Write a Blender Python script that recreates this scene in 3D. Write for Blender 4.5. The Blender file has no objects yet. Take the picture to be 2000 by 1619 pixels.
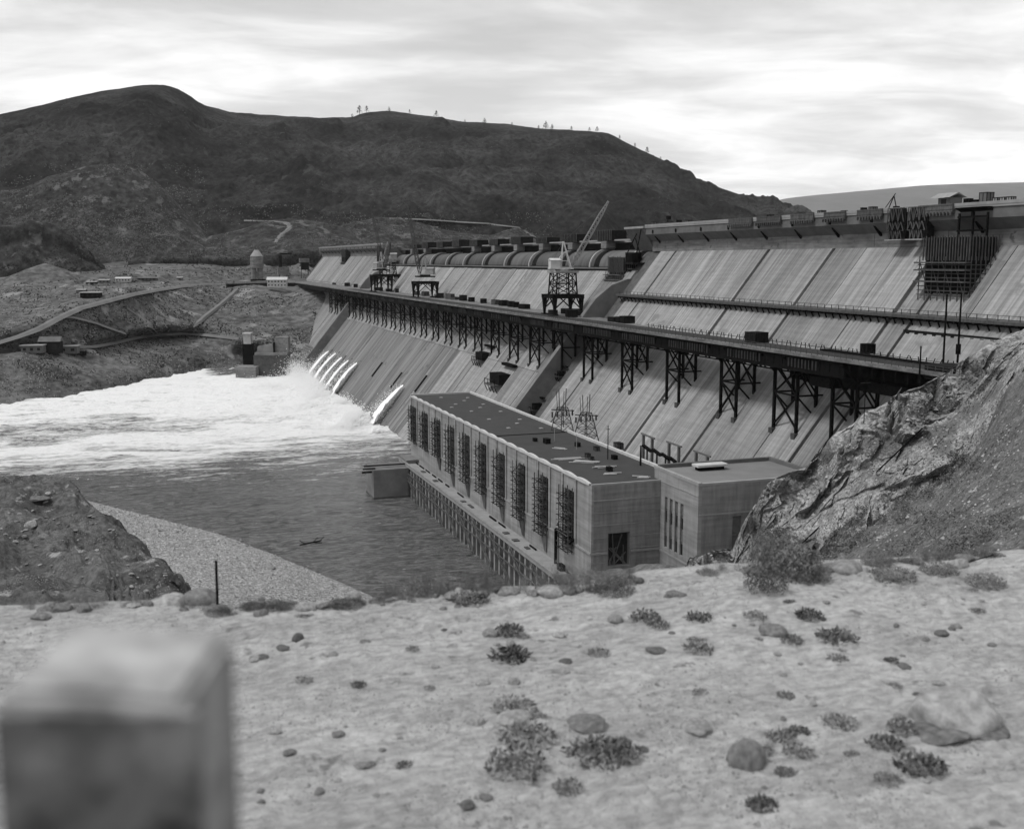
import bpy, math, random
from mathutils import Vector, noise
from mathutils.bvhtree import BVHTree
R = random.Random(7)
sc = bpy.context.scene
COL = sc.collection
rad = math.radians

# ------------------------------------------------------------------ camera, world, sun, exposure
F_PX = 2100.0; CAM_H = 94.0; YAW = rad(19.1); PITCH = rad(8.17)
cam_d = bpy.data.cameras.new('camera'); cam = bpy.data.objects.new('camera', cam_d); COL.objects.link(cam)
cam.location = (0, 0, CAM_H); cam.rotation_euler = (rad(90) - PITCH, 0, -YAW)
cam_d.sensor_width = 130; cam_d.lens = 130 * F_PX / 2000; cam_d.clip_start = 0.1; cam_d.clip_end = 60000
cam_d.dof.use_dof = True; cam_d.dof.focus_distance = 220; cam_d.dof.aperture_fstop = 14
sc.camera = cam
SUN_EL = rad(58); SUN_AZ = rad(-88)          # azimuth measured from +Y towards +X
sd = bpy.data.lights.new('sun', 'SUN'); sd.energy = 2.0; sd.angle = rad(12); sd.color = (1, 1, 1)
sun = bpy.data.objects.new('sun', sd); COL.objects.link(sun)
sdir = Vector((math.sin(SUN_AZ) * math.cos(SUN_EL), math.cos(SUN_AZ) * math.cos(SUN_EL), math.sin(SUN_EL)))
sun.rotation_euler = (-sdir).to_track_quat('-Z', 'Y').to_euler(); sun.location = sdir * 300
w = bpy.data.worlds.new('World'); sc.world = w; w.use_nodes = True
nt = w.node_tree; nt.nodes.clear()
def nn(t, kind, **kw):
    n = t.nodes.new(kind)
    for k, v in kw.items(): setattr(n, k, v)
    return n
def vmath(t, op, a, b=None):
    n = nn(t, 'ShaderNodeMath', operation=op)
    for i, x in enumerate((a, b)):
        if x is None: continue
        if isinstance(x, (int, float)): n.inputs[i].default_value = x
        else: t.links.new(x, n.inputs[i])
    return n.outputs[0]
def ramp(t, fac, stops):
    n = nn(t, 'ShaderNodeValToRGB'); e = n.color_ramp.elements
    while len(e) < len(stops): e.new(0.5)
    for i, (p, v) in enumerate(stops):
        e[i].position = p; e[i].color = (v, v, v, 1)
    t.links.new(fac, n.inputs[0]); return n.outputs[0]
sky = nn(nt, 'ShaderNodeTexSky', sky_type='NISHITA', sun_disc=False, sun_elevation=SUN_EL, sun_rotation=SUN_AZ)
bw = nn(nt, 'ShaderNodeRGBToBW'); nt.links.new(sky.outputs[0], bw.inputs[0])
tc = nn(nt, 'ShaderNodeTexCoord'); sp = nn(nt, 'ShaderNodeSeparateXYZ'); nt.links.new(tc.outputs['Generated'], sp.inputs[0])
zc = vmath(nt, 'ADD', vmath(nt, 'MAXIMUM', sp.outputs[2], 0.0), 0.09)
cb = nn(nt, 'ShaderNodeCombineXYZ')
nt.links.new(vmath(nt, 'DIVIDE', sp.outputs[0], zc), cb.inputs[0]); nt.links.new(vmath(nt, 'DIVIDE', sp.outputs[1], zc), cb.inputs[1])
def skynoise(scale, loc, detail=6, dist=0.4, sx=1.0, rot=0.0):
    mp = nn(nt, 'ShaderNodeMapping'); mp.inputs['Location'].default_value = loc; mp.inputs['Scale'].default_value = (sx, 1, 1); mp.inputs['Rotation'].default_value = (0, 0, rot)
    nt.links.new(cb.outputs[0], mp.inputs[0])
    n = nn(nt, 'ShaderNodeTexNoise'); n.inputs['Scale'].default_value = scale; n.inputs['Detail'].default_value = detail; n.inputs['Distortion'].default_value = dist
    n.inputs['Roughness'].default_value = 0.55
    nt.links.new(mp.outputs[0], n.inputs['Vector']); return n.outputs[0]
n1 = skynoise(0.62, (3.1, 7.3, 0), detail=9, dist=0.9, sx=0.75, rot=0.33); n2 = skynoise(2.2, (1.0, 2.0, 0), detail=7, dist=0.6, sx=0.7, rot=0.33)
mixn = vmath(nt, 'ADD', vmath(nt, 'MULTIPLY', n1, 0.7), vmath(nt, 'MULTIPLY', n2, 0.30))
cl = ramp(nt, mixn, [(0.37, 0.52), (0.45, 0.62), (0.53, 0.80), (0.62, 1.0)])
hz = ramp(nt, sp.outputs[2], [(0.0, 0.42), (0.12, 0.3), (0.2, 0.08), (0.5, 0.0)])   # brighter towards the horizon all round
cv = vmath(nt, 'ADD', cl, vmath(nt, 'MULTIPLY', hz, 0.34))
tot = vmath(nt, 'ADD', vmath(nt, 'MULTIPLY', cv, 9.2), vmath(nt, 'MULTIPLY', bw.outputs[0], 0.10))
bg = nn(nt, 'ShaderNodeBackground'); bg.inputs[1].default_value = 0.1; nt.links.new(tot, bg.inputs[0])
wo = nn(nt, 'ShaderNodeOutputWorld'); nt.links.new(bg.outputs[0], wo.inputs[0])
sc.view_settings.view_transform = 'Standard'; sc.view_settings.look = 'None'; sc.view_settings.gamma = 1
sc.view_settings.exposure = 0.22; sc.view_settings.use_curve_mapping = False
sc.render.engine = 'CYCLES'

# ------------------------------------------------------------------ rays of the camera (used to survey points of the place)
_d = Vector((math.sin(YAW) * math.cos(PITCH), math.cos(YAW) * math.cos(PITCH), -math.sin(PITCH)))
_r = Vector((math.cos(YAW), -math.sin(YAW), 0)); _u = _r.cross(_d); EYE = Vector((0, 0, CAM_H))
def ray(x, y): return _d * F_PX + _r * (x - 1000) - _u * (y - 809.5)
def at_z(x, y, z): k = ray(x, y); return EYE + k * ((z - CAM_H) / k.z)
def at_x(x, y, X): k = ray(x, y); return EYE + k * (X / k.x)
def at_y(x, y, Y): k = ray(x, y); return EYE + k * (Y / k.y)
FA, FS = 130.0, 0.8                      # dam face: X = 130 + 0.8 z
def at_face(x, y):
    k = ray(x, y); return EYE + k * ((FA + FS * CAM_H) / (k.x - FS * k.z))
def fx(z): return FA + FS * z

# ------------------------------------------------------------------ materials (grey scale: the photograph is black and white)
def mat(name, base, var=0.25, scale=1.0, vec=(1, 1, 1), bump=0.3, bscale=None, rough=0.85, detail=6, spots=None, rnd=0.0, bdist=0.1, second=None, third=None, space='pos'):
    m = bpy.data.materials.new(name); m.use_nodes = True; t = m.node_tree
    b = t.nodes['Principled BSDF']; b.inputs['Roughness'].default_value = rough
    b.inputs['Specular IOR Level'].default_value = 0.04 if base < 0.03 else 0.14
    if space == 'pos': src = nn(t, 'ShaderNodeNewGeometry').outputs['Position']
    else: src = nn(t, 'ShaderNodeTexCoord').outputs['Object']
    def noi(sc_, v, det=detail, off=0.0, ro=0.6):
        mp = nn(t, 'ShaderNodeMapping'); mp.inputs['Scale'].default_value = v; mp.inputs['Location'].default_value = (off, off * 1.7, off * 0.3)
        t.links.new(src, mp.inputs[0])
        n = nn(t, 'ShaderNodeTexNoise'); n.inputs['Scale'].default_value = sc_; n.inputs['Detail'].default_value = det; n.inputs['Roughness'].default_value = ro
        t.links.new(mp.outputs[0], n.inputs['Vector']); return n.outputs[0]
    n1 = noi(scale, vec)
    val = ramp(t, n1, [(0.3, base * (1 - var)), (0.7, base * (1 + var))])
    if second:                       # (scale, vec, lo, hi) multiplies
        n2 = noi(second[0], second[1], 5, 11.3)
        k = ramp(t, n2, [(0.35, second[2]), (0.65, second[3])])
        val = vmath(t, 'MULTIPLY', val, k)
    if third:
        k = ramp(t, noi(third[0], third[1], 3, 17.9), [(0.35, third[2]), (0.65, third[3])]); val = vmath(t, 'MULTIPLY', val, k)
    if spots:                        # (scale, threshold, value): patches of another tone
        n3 = noi(spots[0], (1, 1, 1), 5, 5.1)
        k = ramp(t, n3, [(spots[1], 0), (min(spots[1] + 0.07, 1), 1)])
        mx = nn(t, 'ShaderNodeMix', data_type='FLOAT'); t.links.new(k, mx.inputs[0]); t.links.new(val, mx.inputs[2]); mx.inputs[3].default_value = spots[2]
        val = mx.outputs[0]
    if rnd:
        oi = nn(t, 'ShaderNodeObjectInfo')
        k = vmath(t, 'ADD', vmath(t, 'MULTIPLY', oi.outputs['Random'], 2 * rnd), 1 - rnd)
        val = vmath(t, 'MULTIPLY', val, k)
    t.links.new(val, b.inputs['Base Color'])
    if bump:
        nb = noi(bscale or scale * 4, (1, 1, 1), 8, 3.3, 0.65)
        bp = nn(t, 'ShaderNodeBump'); bp.inputs['Strength'].default_value = bump; bp.inputs['Distance'].default_value = bdist
        t.links.new(nb, bp.inputs['Height']); t.links.new(bp.outputs[0], b.inputs['Normal'])
    return m
M = {}
M['face'] = mat('dam_concrete', 0.225, 0.26, 1.0, (0.02, 0.28, 0.02), 0.3, 0.6, second=(1.0, (0.035, 1.15, 0.035), 0.68, 1.18), rnd=0.2, third=(1.0, (0.03, 0.07, 1.2), 0.90, 1.05), spots=(0.13, 0.60, 0.155), bdist=0.5)
M['face_wet'] = mat('wet_dam_concrete', 0.15, 0.4, 1.0, (0.015, 0.22, 0.015), 0.3, 0.6, second=(1.0, (0.03, 0.9, 0.03), 0.62, 1.25), rnd=0.2, spots=(0.09, 0.6, 0.09), rough=0.6, bdist=0.5)
M['joint'] = mat('joint_shade_concrete', 0.08, 0.3, 0.5)
M['wall'] = mat('crest_wall_concrete', 0.165, 0.3, 1.0, (0.3, 0.2, 0.5), 0.2, 0.8, second=(1.0, (0.1, 0.05, 1.6), 0.75, 1.15), spots=(0.35, 0.60, 0.09), rnd=0.10, bdist=0.3)
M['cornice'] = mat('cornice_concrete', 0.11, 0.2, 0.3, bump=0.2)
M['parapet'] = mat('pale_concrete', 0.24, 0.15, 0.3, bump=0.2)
M['training'] = mat('training_wall_concrete', 0.15, 0.25, 1.0, (0.2, 0.2, 0.2), 0.3, 0.6, second=(1.0, (0.05, 0.5, 0.05), 0.85, 1.1))
M['power'] = mat('powerhouse_concrete', 0.23, 0.22, 1.0, (0.5, 0.5, 0.06), 0.25, 1.5, second=(1.0, (0.06, 0.06, 0.8), 0.78, 1.12), bdist=0.15)
M['power_end'] = mat('board_marked_concrete', 0.19, 0.22, 1.0, (0.08, 0.3, 0.9), 0.3, 1.5, second=(1.0, (0.9, 0.9, 0.12), 0.8, 1.12), bdist=0.2)
M['roof'] = mat('tar_roof', 0.045, 0.12, 0.2, (1, 1, 1), 0.15, 2.0, rough=0.95)
M['annexroof'] = mat('gravel_roof', 0.16, 0.12, 0.2, bump=0.15, bscale=2.0)
M['pale'] = mat('pale_coping', 0.42, 0.12, 0.5, bump=0.1)
M['steel'] = mat('black_steel', 0.006, 0.4, 1.0, bump=0.1, rough=0.95)
M['steelgrey'] = mat('grey_steel', 0.055, 0.3, 1.0, bump=0.1, rough=0.7)
M['crane'] = mat('pale_painted_steel', 0.42, 0.25, 0.8, bump=0.1)
M['boom'] = mat('weathered_boom_steel', 0.22, 0.25, 0.8, bump=0.1)
M['timber'] = mat('weathered_timber', 0.075, 0.4, 1.2, (1, 1, 0.4), 0.3, rnd=0.25)
M['darktimber'] = mat('creosoted_timber', 0.012, 0.5, 1.2, bump=0.3, rnd=0.3)
M['palewood'] = mat('fresh_lumber', 0.38, 0.25, 1.2, bump=0.2, rnd=0.2)
M['deck'] = mat('plank_deck', 0.13, 0.3, 1.0, (0.4, 1.2, 1), 0.3, second=(0.5, (1, 0.3, 1), 0.6, 1.3), bdist=0.1)
M['gate'] = mat('riveted_gate_steel', 0.08, 0.4, 1.0, (0.06, 0.25, 0.06), 0.1, rnd=0.3, rough=0.6)
M['stiff'] = mat('stiffener_steel', 0.035, 0.3, 1.0, bump=0.1)
M['window'] = mat('dark_window', 0.02, 0.4, 0.6, bump=0, rough=0.25)
M['blind'] = mat('shuttered_window', 0.11, 0.3, 0.6, bump=0.1)
M['white'] = mat('whitewash', 0.42, 0.15, 0.5, bump=0.1)
M['sheet'] = mat('sheet_iron', 0.24, 0.2, 0.6, (1, 3, 1), 0.2)
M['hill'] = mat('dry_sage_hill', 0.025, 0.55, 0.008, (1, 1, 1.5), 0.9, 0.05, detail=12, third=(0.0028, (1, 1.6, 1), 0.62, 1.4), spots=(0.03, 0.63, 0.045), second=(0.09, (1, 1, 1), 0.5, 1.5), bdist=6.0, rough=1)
M['bank'] = mat('river_bank_earth', 0.085, 0.5, 0.02, (1, 1, 3), 1.0, 0.15, detail=12, spots=(0.04, 0.58, 0.21), second=(0.14, (1, 1, 2.5), 0.5, 1.5), bdist=2.0, rough=1)
M['knoll'] = mat('rocky_knoll', 0.036, 0.5, 0.03, (1, 1, 1.5), 1.0, 0.08, detail=12, spots=(0.06, 0.57, 0.11), second=(0.12, (1, 1, 1), 0.45, 1.5), bdist=6.0, rough=1)
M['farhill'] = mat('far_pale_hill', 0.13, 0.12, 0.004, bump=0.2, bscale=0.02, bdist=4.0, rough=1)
M['road'] = mat('dirt_road', 0.135, 0.15, 0.1, bump=0.3, bdist=0.3)
M['rock'] = mat('cliff_rock', 0.27, 0.45, 0.3, (1, 1, 1), 1.0, 1.4, detail=12, spots=(0.08, 0.55, 0.12), second=(1.2, (1, 1, 1.6), 0.45, 1.3), bdist=0.5, rough=0.95)
M['talus'] = mat('talus_gravel', 0.12, 0.45, 0.5, (1, 1, 1), 1.0, 3.0, detail=12, spots=(1.4, 0.63, 0.38), second=(5.0, (1, 1, 1), 0.55, 1.35), bdist=0.25, rough=1)
M['beach'] = mat('gravel_beach', 0.25, 0.4, 0.5, (1, 1, 1), 1.0, 1.5, detail=12, spots=(0.8, 0.60, 0.5), second=(1.4, (1, 1, 1), 0.45, 1.4), bdist=0.5, rough=1)
M['bluff'] = mat('earth_bluff', 0.10, 0.45, 0.6, (1, 1, 1), 1.0, 2.5, detail=12, spots=(1.3, 0.62, 0.3), second=(5.0, (1, 1, 1), 0.6, 1.35), bdist=0.25, rough=1)
M['sand'] = mat('sandy_ground', 0.385, 0.15, 1.4, (1, 1.5, 1), 1.0, 30.0, detail=12, second=(22.0, (0.7, 1.2, 1), 0.72, 1.15), third=(5.0, (0.5, 1.5, 1), 0.86, 1.07), spots=(9.0, 0.62, 0.17), bdist=0.03, rough=1)
M['stone'] = mat('pale_stone', 0.25, 0.45, 3.0, bump=0.6, bscale=25.0, rnd=0.38, bdist=0.02, space='obj')
M['darkstone'] = mat('dark_stone', 0.15, 0.5, 3.0, bump=0.6, bscale=25.0, rnd=0.35, bdist=0.02, space='obj')
M['pebble'] = mat('pebble_grit', 0.22, 0.6, 40.0, bump=0)
M['leaf'] = mat('dry_weed_leaf', 0.15, 0.4, 20.0, bump=0, rnd=0.3)
M['leafdark'] = mat('bush_leaf', 0.105, 0.5, 8.0, bump=0, rnd=0.3)
M['straw'] = mat('dry_straw', 0.2, 0.35, 6.0, bump=0, rnd=0.2)
M['tree'] = mat('tree_foliage', 0.03, 0.4, 0.3, bump=0)
M['post'] = mat('weathered_guard_post', 0.30, 0.6, 14.0, bump=0.4, bscale=30, bdist=0.01, spots=(11.0, 0.58, 0.09), detail=3)
M['board'] = mat('dark_face_board', 0.17, 0.85, 14.0, bump=0.4, bscale=40, bdist=0.01, spots=(9.0, 0.57, 0.05), detail=3)
M['spray'] = mat('white_water', 0.9, 0.06, 0.4, bump=0.5, bscale=0.8, bdist=0.6, rough=0.9)
b = M['spray'].node_tree.nodes['Principled BSDF']; b.inputs['Subsurface Weight'].default_value = 0

def water_mat():
    m = bpy.data.materials.new('river_water'); m.use_nodes = True; t = m.node_tree; b = t.nodes['Principled BSDF']
    pos = nn(t, 'ShaderNodeNewGeometry').outputs['Position']; s = nn(t, 'ShaderNodeSeparateXYZ'); t.links.new(pos, s.inputs[0])
    def noi(scl, v, det=8, ro=0.6, dist=0.0, off=0):
        mp = nn(t, 'ShaderNodeMapping'); mp.inputs['Scale'].default_value = v; mp.inputs['Location'].default_value = (off, off, 0); t.links.new(pos, mp.inputs[0])
        n = nn(t, 'ShaderNodeTexNoise'); n.inputs['Scale'].default_value = scl; n.inputs['Detail'].default_value = det; n.inputs['Roughness'].default_value = ro; n.inputs['Distortion'].default_value = dist
        t.links.new(mp.outputs[0], n.inputs['Vector']); return n.outputs[0]
    def lin(v, a, b_, lo=0.0, hi=1.0):
        n = nn(t, 'ShaderNodeMapRange', interpolation_type='SMOOTHSTEP'); t.links.new(v, n.inputs[0])
        for i, q in enumerate((a, b_, lo, hi)): n.inputs[i + 1].default_value = q
        return n.outputs[0]
    yy = s.outputs[1]; xx = s.outputs[0]
    wob = noi(0.012, (1, 1, 1), 3, off=4)
    yw = vmath(t, 'ADD', yy, vmath(t, 'MULTIPLY', vmath(t, 'SUBTRACT', wob, 0.5), 110))
    yw = vmath(t, 'SUBTRACT', yw, vmath(t, 'MULTIPLY', xx, 0.12))
    dens = lin(yw, 385, 640)
    gap = vmath(t, 'MULTIPLY', lin(yw, 600, 628), lin(yw, 700, 655))
    gap = vmath(t, 'MULTIPLY', gap, lin(xx, 105, 20))
    dens = vmath(t, 'SUBTRACT', dens, vmath(t, 'MULTIPLY', gap, 0.36))
    calm = vmath(t, 'MULTIPLY', lin(xx, 40, 70), lin(yy, 905, 925)); dens = vmath(t, 'SUBTRACT', dens, vmath(t, 'MULTIPLY', calm, 0.9))
    left = lin(xx, 40, -90); dens = vmath(t, 'SUBTRACT', dens, vmath(t, 'MULTIPLY', left, 0.14))
    st = noi(0.09, (0.33, 1, 1), 12, 0.68, 0.8); st2 = noi(0.45, (0.5, 1, 1), 8, 0.7, 0.6, 9)
    v = vmath(t, 'ADD', vmath(t, 'MULTIPLY', st, 0.62), vmath(t, 'MULTIPLY', st2, 0.38)); v = vmath(t, 'ADD', vmath(t, 'MULTIPLY', v, 2.3), -0.65)
    f = vmath(t, 'ADD', vmath(t, 'MULTIPLY', dens, 0.80), v)
    foam = lin(f, 0.74, 1.22)
    spk = lin(vmath(t, 'ADD', vmath(t, 'MULTIPLY', noi(0.16, (0.6, 1, 1), 10, 0.72, 0.5, 21), 1.0), vmath(t, 'MULTIPLY', lin(yw, 400, 620), 0.10)), 0.665, 0.70)
    foam = vmath(t, 'MAXIMUM', foam, vmath(t, 'MULTIPLY', spk, 0.7))
    col = nn(t, 'ShaderNodeMix', data_type='FLOAT'); t.links.new(foam, col.inputs[0]); t.links.new(ramp(t, noi(0.2, (0.6, 1.2, 1), 13, 0.75, 2.0, 31), [(0.36, 0.03), (0.64, 0.27)]), col.inputs[2]); col.inputs[3].default_value = 0.95
    t.links.new(col.outputs[0], b.inputs['Base Color'])
    rg = nn(t, 'ShaderNodeMix', data_type='FLOAT'); t.links.new(foam, rg.inputs[0]); rg.inputs[2].default_value = 0.14; rg.inputs[3].default_value = 0.9
    t.links.new(rg.outputs[0], b.inputs['Roughness']); b.inputs['IOR'].default_value = 1.33
    h = vmath(t, 'ADD', vmath(t, 'MULTIPLY', noi(0.22, (0.45, 1, 1), 8, 0.62, 0.5, 2), 1.0), vmath(t, 'MULTIPLY', noi(0.8, (0.5, 1, 1), 8, 0.7, 0.2, 7), 0.75))
    bp = nn(t, 'ShaderNodeBump'); bp.inputs['Strength'].default_value = 1.0; bp.inputs['Distance'].default_value = 3.6
    t.links.new(h, bp.inputs['Height']); t.links.new(bp.outputs[0], b.inputs['Normal'])
    return m
M['water'] = water_mat()

# ------------------------------------------------------------------ mesh helpers
class MB:
    def __init__(s): s.v = []; s.f = []
    def quadbox(s, p):                     # 8 points, bottom ring then top ring
        n = len(s.v); s.v += [tuple(q) for q in p]
        s.f += [(n, n+3, n+2, n+1), (n+4, n+5, n+6, n+7)] + [(n+i, n+(i+1) % 4, n+4+(i+1) % 4, n+4+i) for i in range(4)]
        return s
    def box(s, x0, x1, y0, y1, z0, z1):
        return s.quadbox([(x0,y0,z0),(x1,y0,z0),(x1,y1,z0),(x0,y1,z0),(x0,y0,z1),(x1,y0,z1),(x1,y1,z1),(x0,y1,z1)])
    def beam(s, a, b, w_=0.5, h=None):
        a = Vector(a); b = Vector(b); h = h or w_; d = (b - a).normalized()
        up = Vector((0, 0, 1)) if abs(d.z) < 0.95 else Vector((0, 1, 0))
        sx = d.cross(up).normalized() * w_ / 2; sy = sx.cross(d).normalized() * h / 2
        return s.quadbox([a-sx-sy, a+sx-sy, a+sx+sy, a-sx+sy, b-sx-sy, b+sx-sy, b+sx+sy, b-sx+sy])
    def prism(s, prof, y0, y1, plane='xz'):   # profile in XZ (counter-clockwise or not), extruded in Y
        n = len(s.v); k = len(prof)
        for yy in (y0, y1):
            for (a, c) in prof: s.v.append((a, yy, c) if plane == 'xz' else (a, c, yy))
        s.f.append(tuple(range(n, n+k))); s.f.append(tuple(range(n+2*k-1, n+k-1, -1)))
        s.f += [(n+i, n+k+i, n+k+(i+1) % k, n+(i+1) % k) for i in range(k)]
        return s
    def cyl(s, c, r0, r1, z0, z1, seg=12):
        n = len(s.v)
        for (r_, z) in ((r0, z0), (r1, z1)):
            for i in range(seg):
                a = 2*math.pi*i/seg; s.v.append((c[0]+r_*math.cos(a), c[1]+r_*math.sin(a), z))
        s.f.append(tuple(range(n+seg-1, n-1, -1))); s.f.append(tuple(range(n+seg, n+2*seg)))
        s.f += [(n+i, n+(i+1) % seg, n+seg+(i+1) % seg, n+seg+i) for i in range(seg)]
        return s
    def mesh(s, name, m):
        me = bpy.data.meshes.new(name); me.from_pydata(s.v, [], s.f); me.update()
        if m: me.materials.append(m)
        return me
    def build(s, name, m, parent=None, smooth=False, bevel=0):
        me = s.mesh(name, m)
        import bmesh
        bm = bmesh.new(); bm.from_mesh(me); bmesh.ops.recalc_face_normals(bm, faces=bm.faces); bm.to_mesh(me); bm.free()
        if smooth: me.polygons.foreach_set('use_smooth', [True] * len(me.polygons))
        return link(name, me, parent)
def link(name, me, parent=None):
    o = bpy.data.objects.new(name, me); COL.objects.link(o)
    if parent: o.parent = parent
    return o
def tag(o, label=None, cat=None, group=None, kind=None):
    if label: o['label'] = label
    if cat: o['category'] = cat
    if group: o['group'] = group
    if kind: o['kind'] = kind
    return o
def empty(name, loc=(0, 0, 0), rz=0, label=None, cat=None, group=None):
    o = bpy.data.objects.new(name, None); COL.objects.link(o); o.location = loc; o.rotation_euler = (0, 0, rz); o.empty_display_size = 0.5
    return tag(o, label, cat, group)
def copy_tree(o, parent=None):
    c = o.copy(); COL.objects.link(c)
    if parent: c.parent = parent
    for ch in list(o.children): copy_tree(ch, c)
    return c
ORD = ['first','second','third','fourth','fifth','sixth','seventh','eighth','ninth','tenth','eleventh','twelfth','thirteenth','fourteenth','fifteenth','sixteenth','seventeenth','eighteenth','nineteenth','twentieth']
def interp(tab, x):
    if x <= tab[0][0]: return tab[0][1:]
    for a, c in zip(tab, tab[1:]):
        if x <= c[0]:
            k = (x - a[0]) / (c[0] - a[0]); return tuple(p + (q - p) * k for p, q in zip(a[1:], c[1:]))
    return tab[-1][1:]
def smoothtab(tab, x, wdt):
    a = interp(tab, x - wdt); b_ = interp(tab, x); c = interp(tab, x + wdt)
    return tuple((p + 2*q + r_) / 4 for p, q, r_ in zip(a, b_, c))
def loft(name, rows, mode, ts, subs, m, disp, smooth=True, wdt=12, label=None, kind='structure'):
    """rows: tables (t, py, value): value = height (mode 'z') or distance Y (mode 'y'); t is the column"""
    P = []
    for row, md in zip(rows, mode):
        P.append([])
        for t_ in ts:
            py, v = smoothtab(row, t_, wdt)
            P[-1].append(at_z(t_, py, v) if md == 'z' else at_y(t_, py, v))
    V = []; nr = 0
    for i in range(len(P) - 1):
        p0 = P[max(i-1, 0)]; p1 = P[i]; p2 = P[i+1]; p3 = P[min(i+2, len(P)-1)]
        n = subs[i]
        for j in range(n + (1 if i == len(P) - 2 else 0)):
            s = j / n
            for a, b_, c, d in zip(p0, p1, p2, p3):
                l = b_ + (c - b_) * s
                cr = 0.5 * ((2*b_) + (c-a)*s + (2*a-5*b_+4*c-d)*s*s + (3*b_-a-3*c+d)*s**3)
                V.append(disp(l * 0.4 + cr * 0.6, i + s))
            nr += 1
    nc = len(ts)
    Fc = [(r_*nc+c, r_*nc+c+1, (r_+1)*nc+c+1, (r_+1)*nc+c) for r_ in range(nr-1) for c in range(nc-1)]
    me = bpy.data.meshes.new(name); me.from_pydata([tuple(v) for v in V], [], Fc); me.update()
    if smooth: me.polygons.foreach_set('use_smooth', [True] * len(me.polygons))
    me.materials.append(m)
    return tag(link(name, me), label, None, None, kind)
def frac(p, s, o=4, off=0):
    return noise.fractal(Vector((p.x*s+off, p.y*s+off, p.z*s)), 0.9, 2.1, o, noise_basis='PERLIN_ORIGINAL')
def ridged(p, s, off=0, o=5):
    return noise.ridged_multi_fractal(Vector((p.x*s+off, p.y*s-off, p.z*s)), 0.9, 2.1, o, 1.0, 2.0, noise_basis='PERLIN_ORIGINAL')
def frange(a, b_, n): return [a + (b_-a)*i/(n-1) for i in range(n)]
BV = {}
def bvh_of(*obs):
    vs = []; fs = []
    for o in obs:
        n = len(vs); vs += [o.matrix_world @ v.co for v in o.data.vertices]; fs += [tuple(i+n for i in p.vertices) for p in o.data.polygons]
    return BVHTree.FromPolygons(vs, fs)
def hit(bv, px, py):
    p, nrm, idx, dist = bv.ray_cast(EYE, ray(px, py).normalized(), 20000)
    return p
def drop(bv, x, y, z=1000):
    p, *_ = bv.ray_cast(Vector((x, y, z)), Vector((0, 0, -1)), 5000)
    return p

# ------------------------------------------------------------------ structure: water
def make_water():
    ys = frange(120, 1020, 420); xs = frange(-420, 175, 300)
    V = [];
    for y in ys:
        for x in xs:
            foam = min(max((y - 0.12*x - 520) / 90, 0), 1)
            n = noise.fractal(Vector((x*0.03, y*0.06, 1)), 0.8, 2.1, 6)
            near = max(0, 1 - abs(x-118)/45) * (1 if y > 590 else 0); n += .5*noise.fractal(Vector((x*0.12, y*0.2, 4)), 0.8, 2.1, 4)*foam
            V.append((x, y, 0.12*n + foam*1.2*n + near*1.6*max(n, 0)))
    nc = len(xs); Fc = [(r_*nc+c, r_*nc+c+1, (r_+1)*nc+c+1, (r_+1)*nc+c) for r_ in range(len(ys)-1) for c in range(nc-1)]
    me = bpy.data.meshes.new('river_water'); me.from_pydata(V, [], Fc); me.update(); me.polygons.foreach_set('use_smooth', [True]*len(me.polygons))
    me.materials.append(M['water']); return tag(link('river_water', me), 'river water churned to white foam below the dam', None, None, 'structure')
make_water()
# a wide base sheet under everything, out to the horizon
MB().box(-12000, 12000, -12000, 12000, -60, -20).build('ground', M['hill'])['kind'] = 'structure'

# ------------------------------------------------------------------ structure: far bank and hills
ridge = [(-500,300),(-60,235),(56,213),(120,195),(200,178),(250,170),(290,165),(325,168),(350,174),(375,190),(400,208),(440,217),(500,225),(560,226),(620,231),(688,232),(702,222),(760,217),(850,228),(910,239),(1000,246),(1060,253),(1150,256),(1188,260),(1220,277),(1260,297),(1300,316),(1340,340),(1400,366),(1440,380),(1485,398),(1520,401),(1560,411),(1600,425),(1700,450),(1900,470)]
r_ridge = [(x, y, interp([(-500,2300),(290,2500),(500,3000),(760,2900),(1190,2600),(1560,2300),(1900,2200)], x)[0]) for x, y in ridge]
def mid(k, Ya):   # a row between the foot line (y about 500) and the ridge
    foot = [(-500,540),(0,520),(300,505),(620,472),(900,470),(1300,470),(1600,470),(1900,480)]
    return [(x, interp(foot, x)[0] + (y - interp(foot, x)[0]) * k, interp(Ya, x)[0]) for x, y in ridge]
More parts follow.
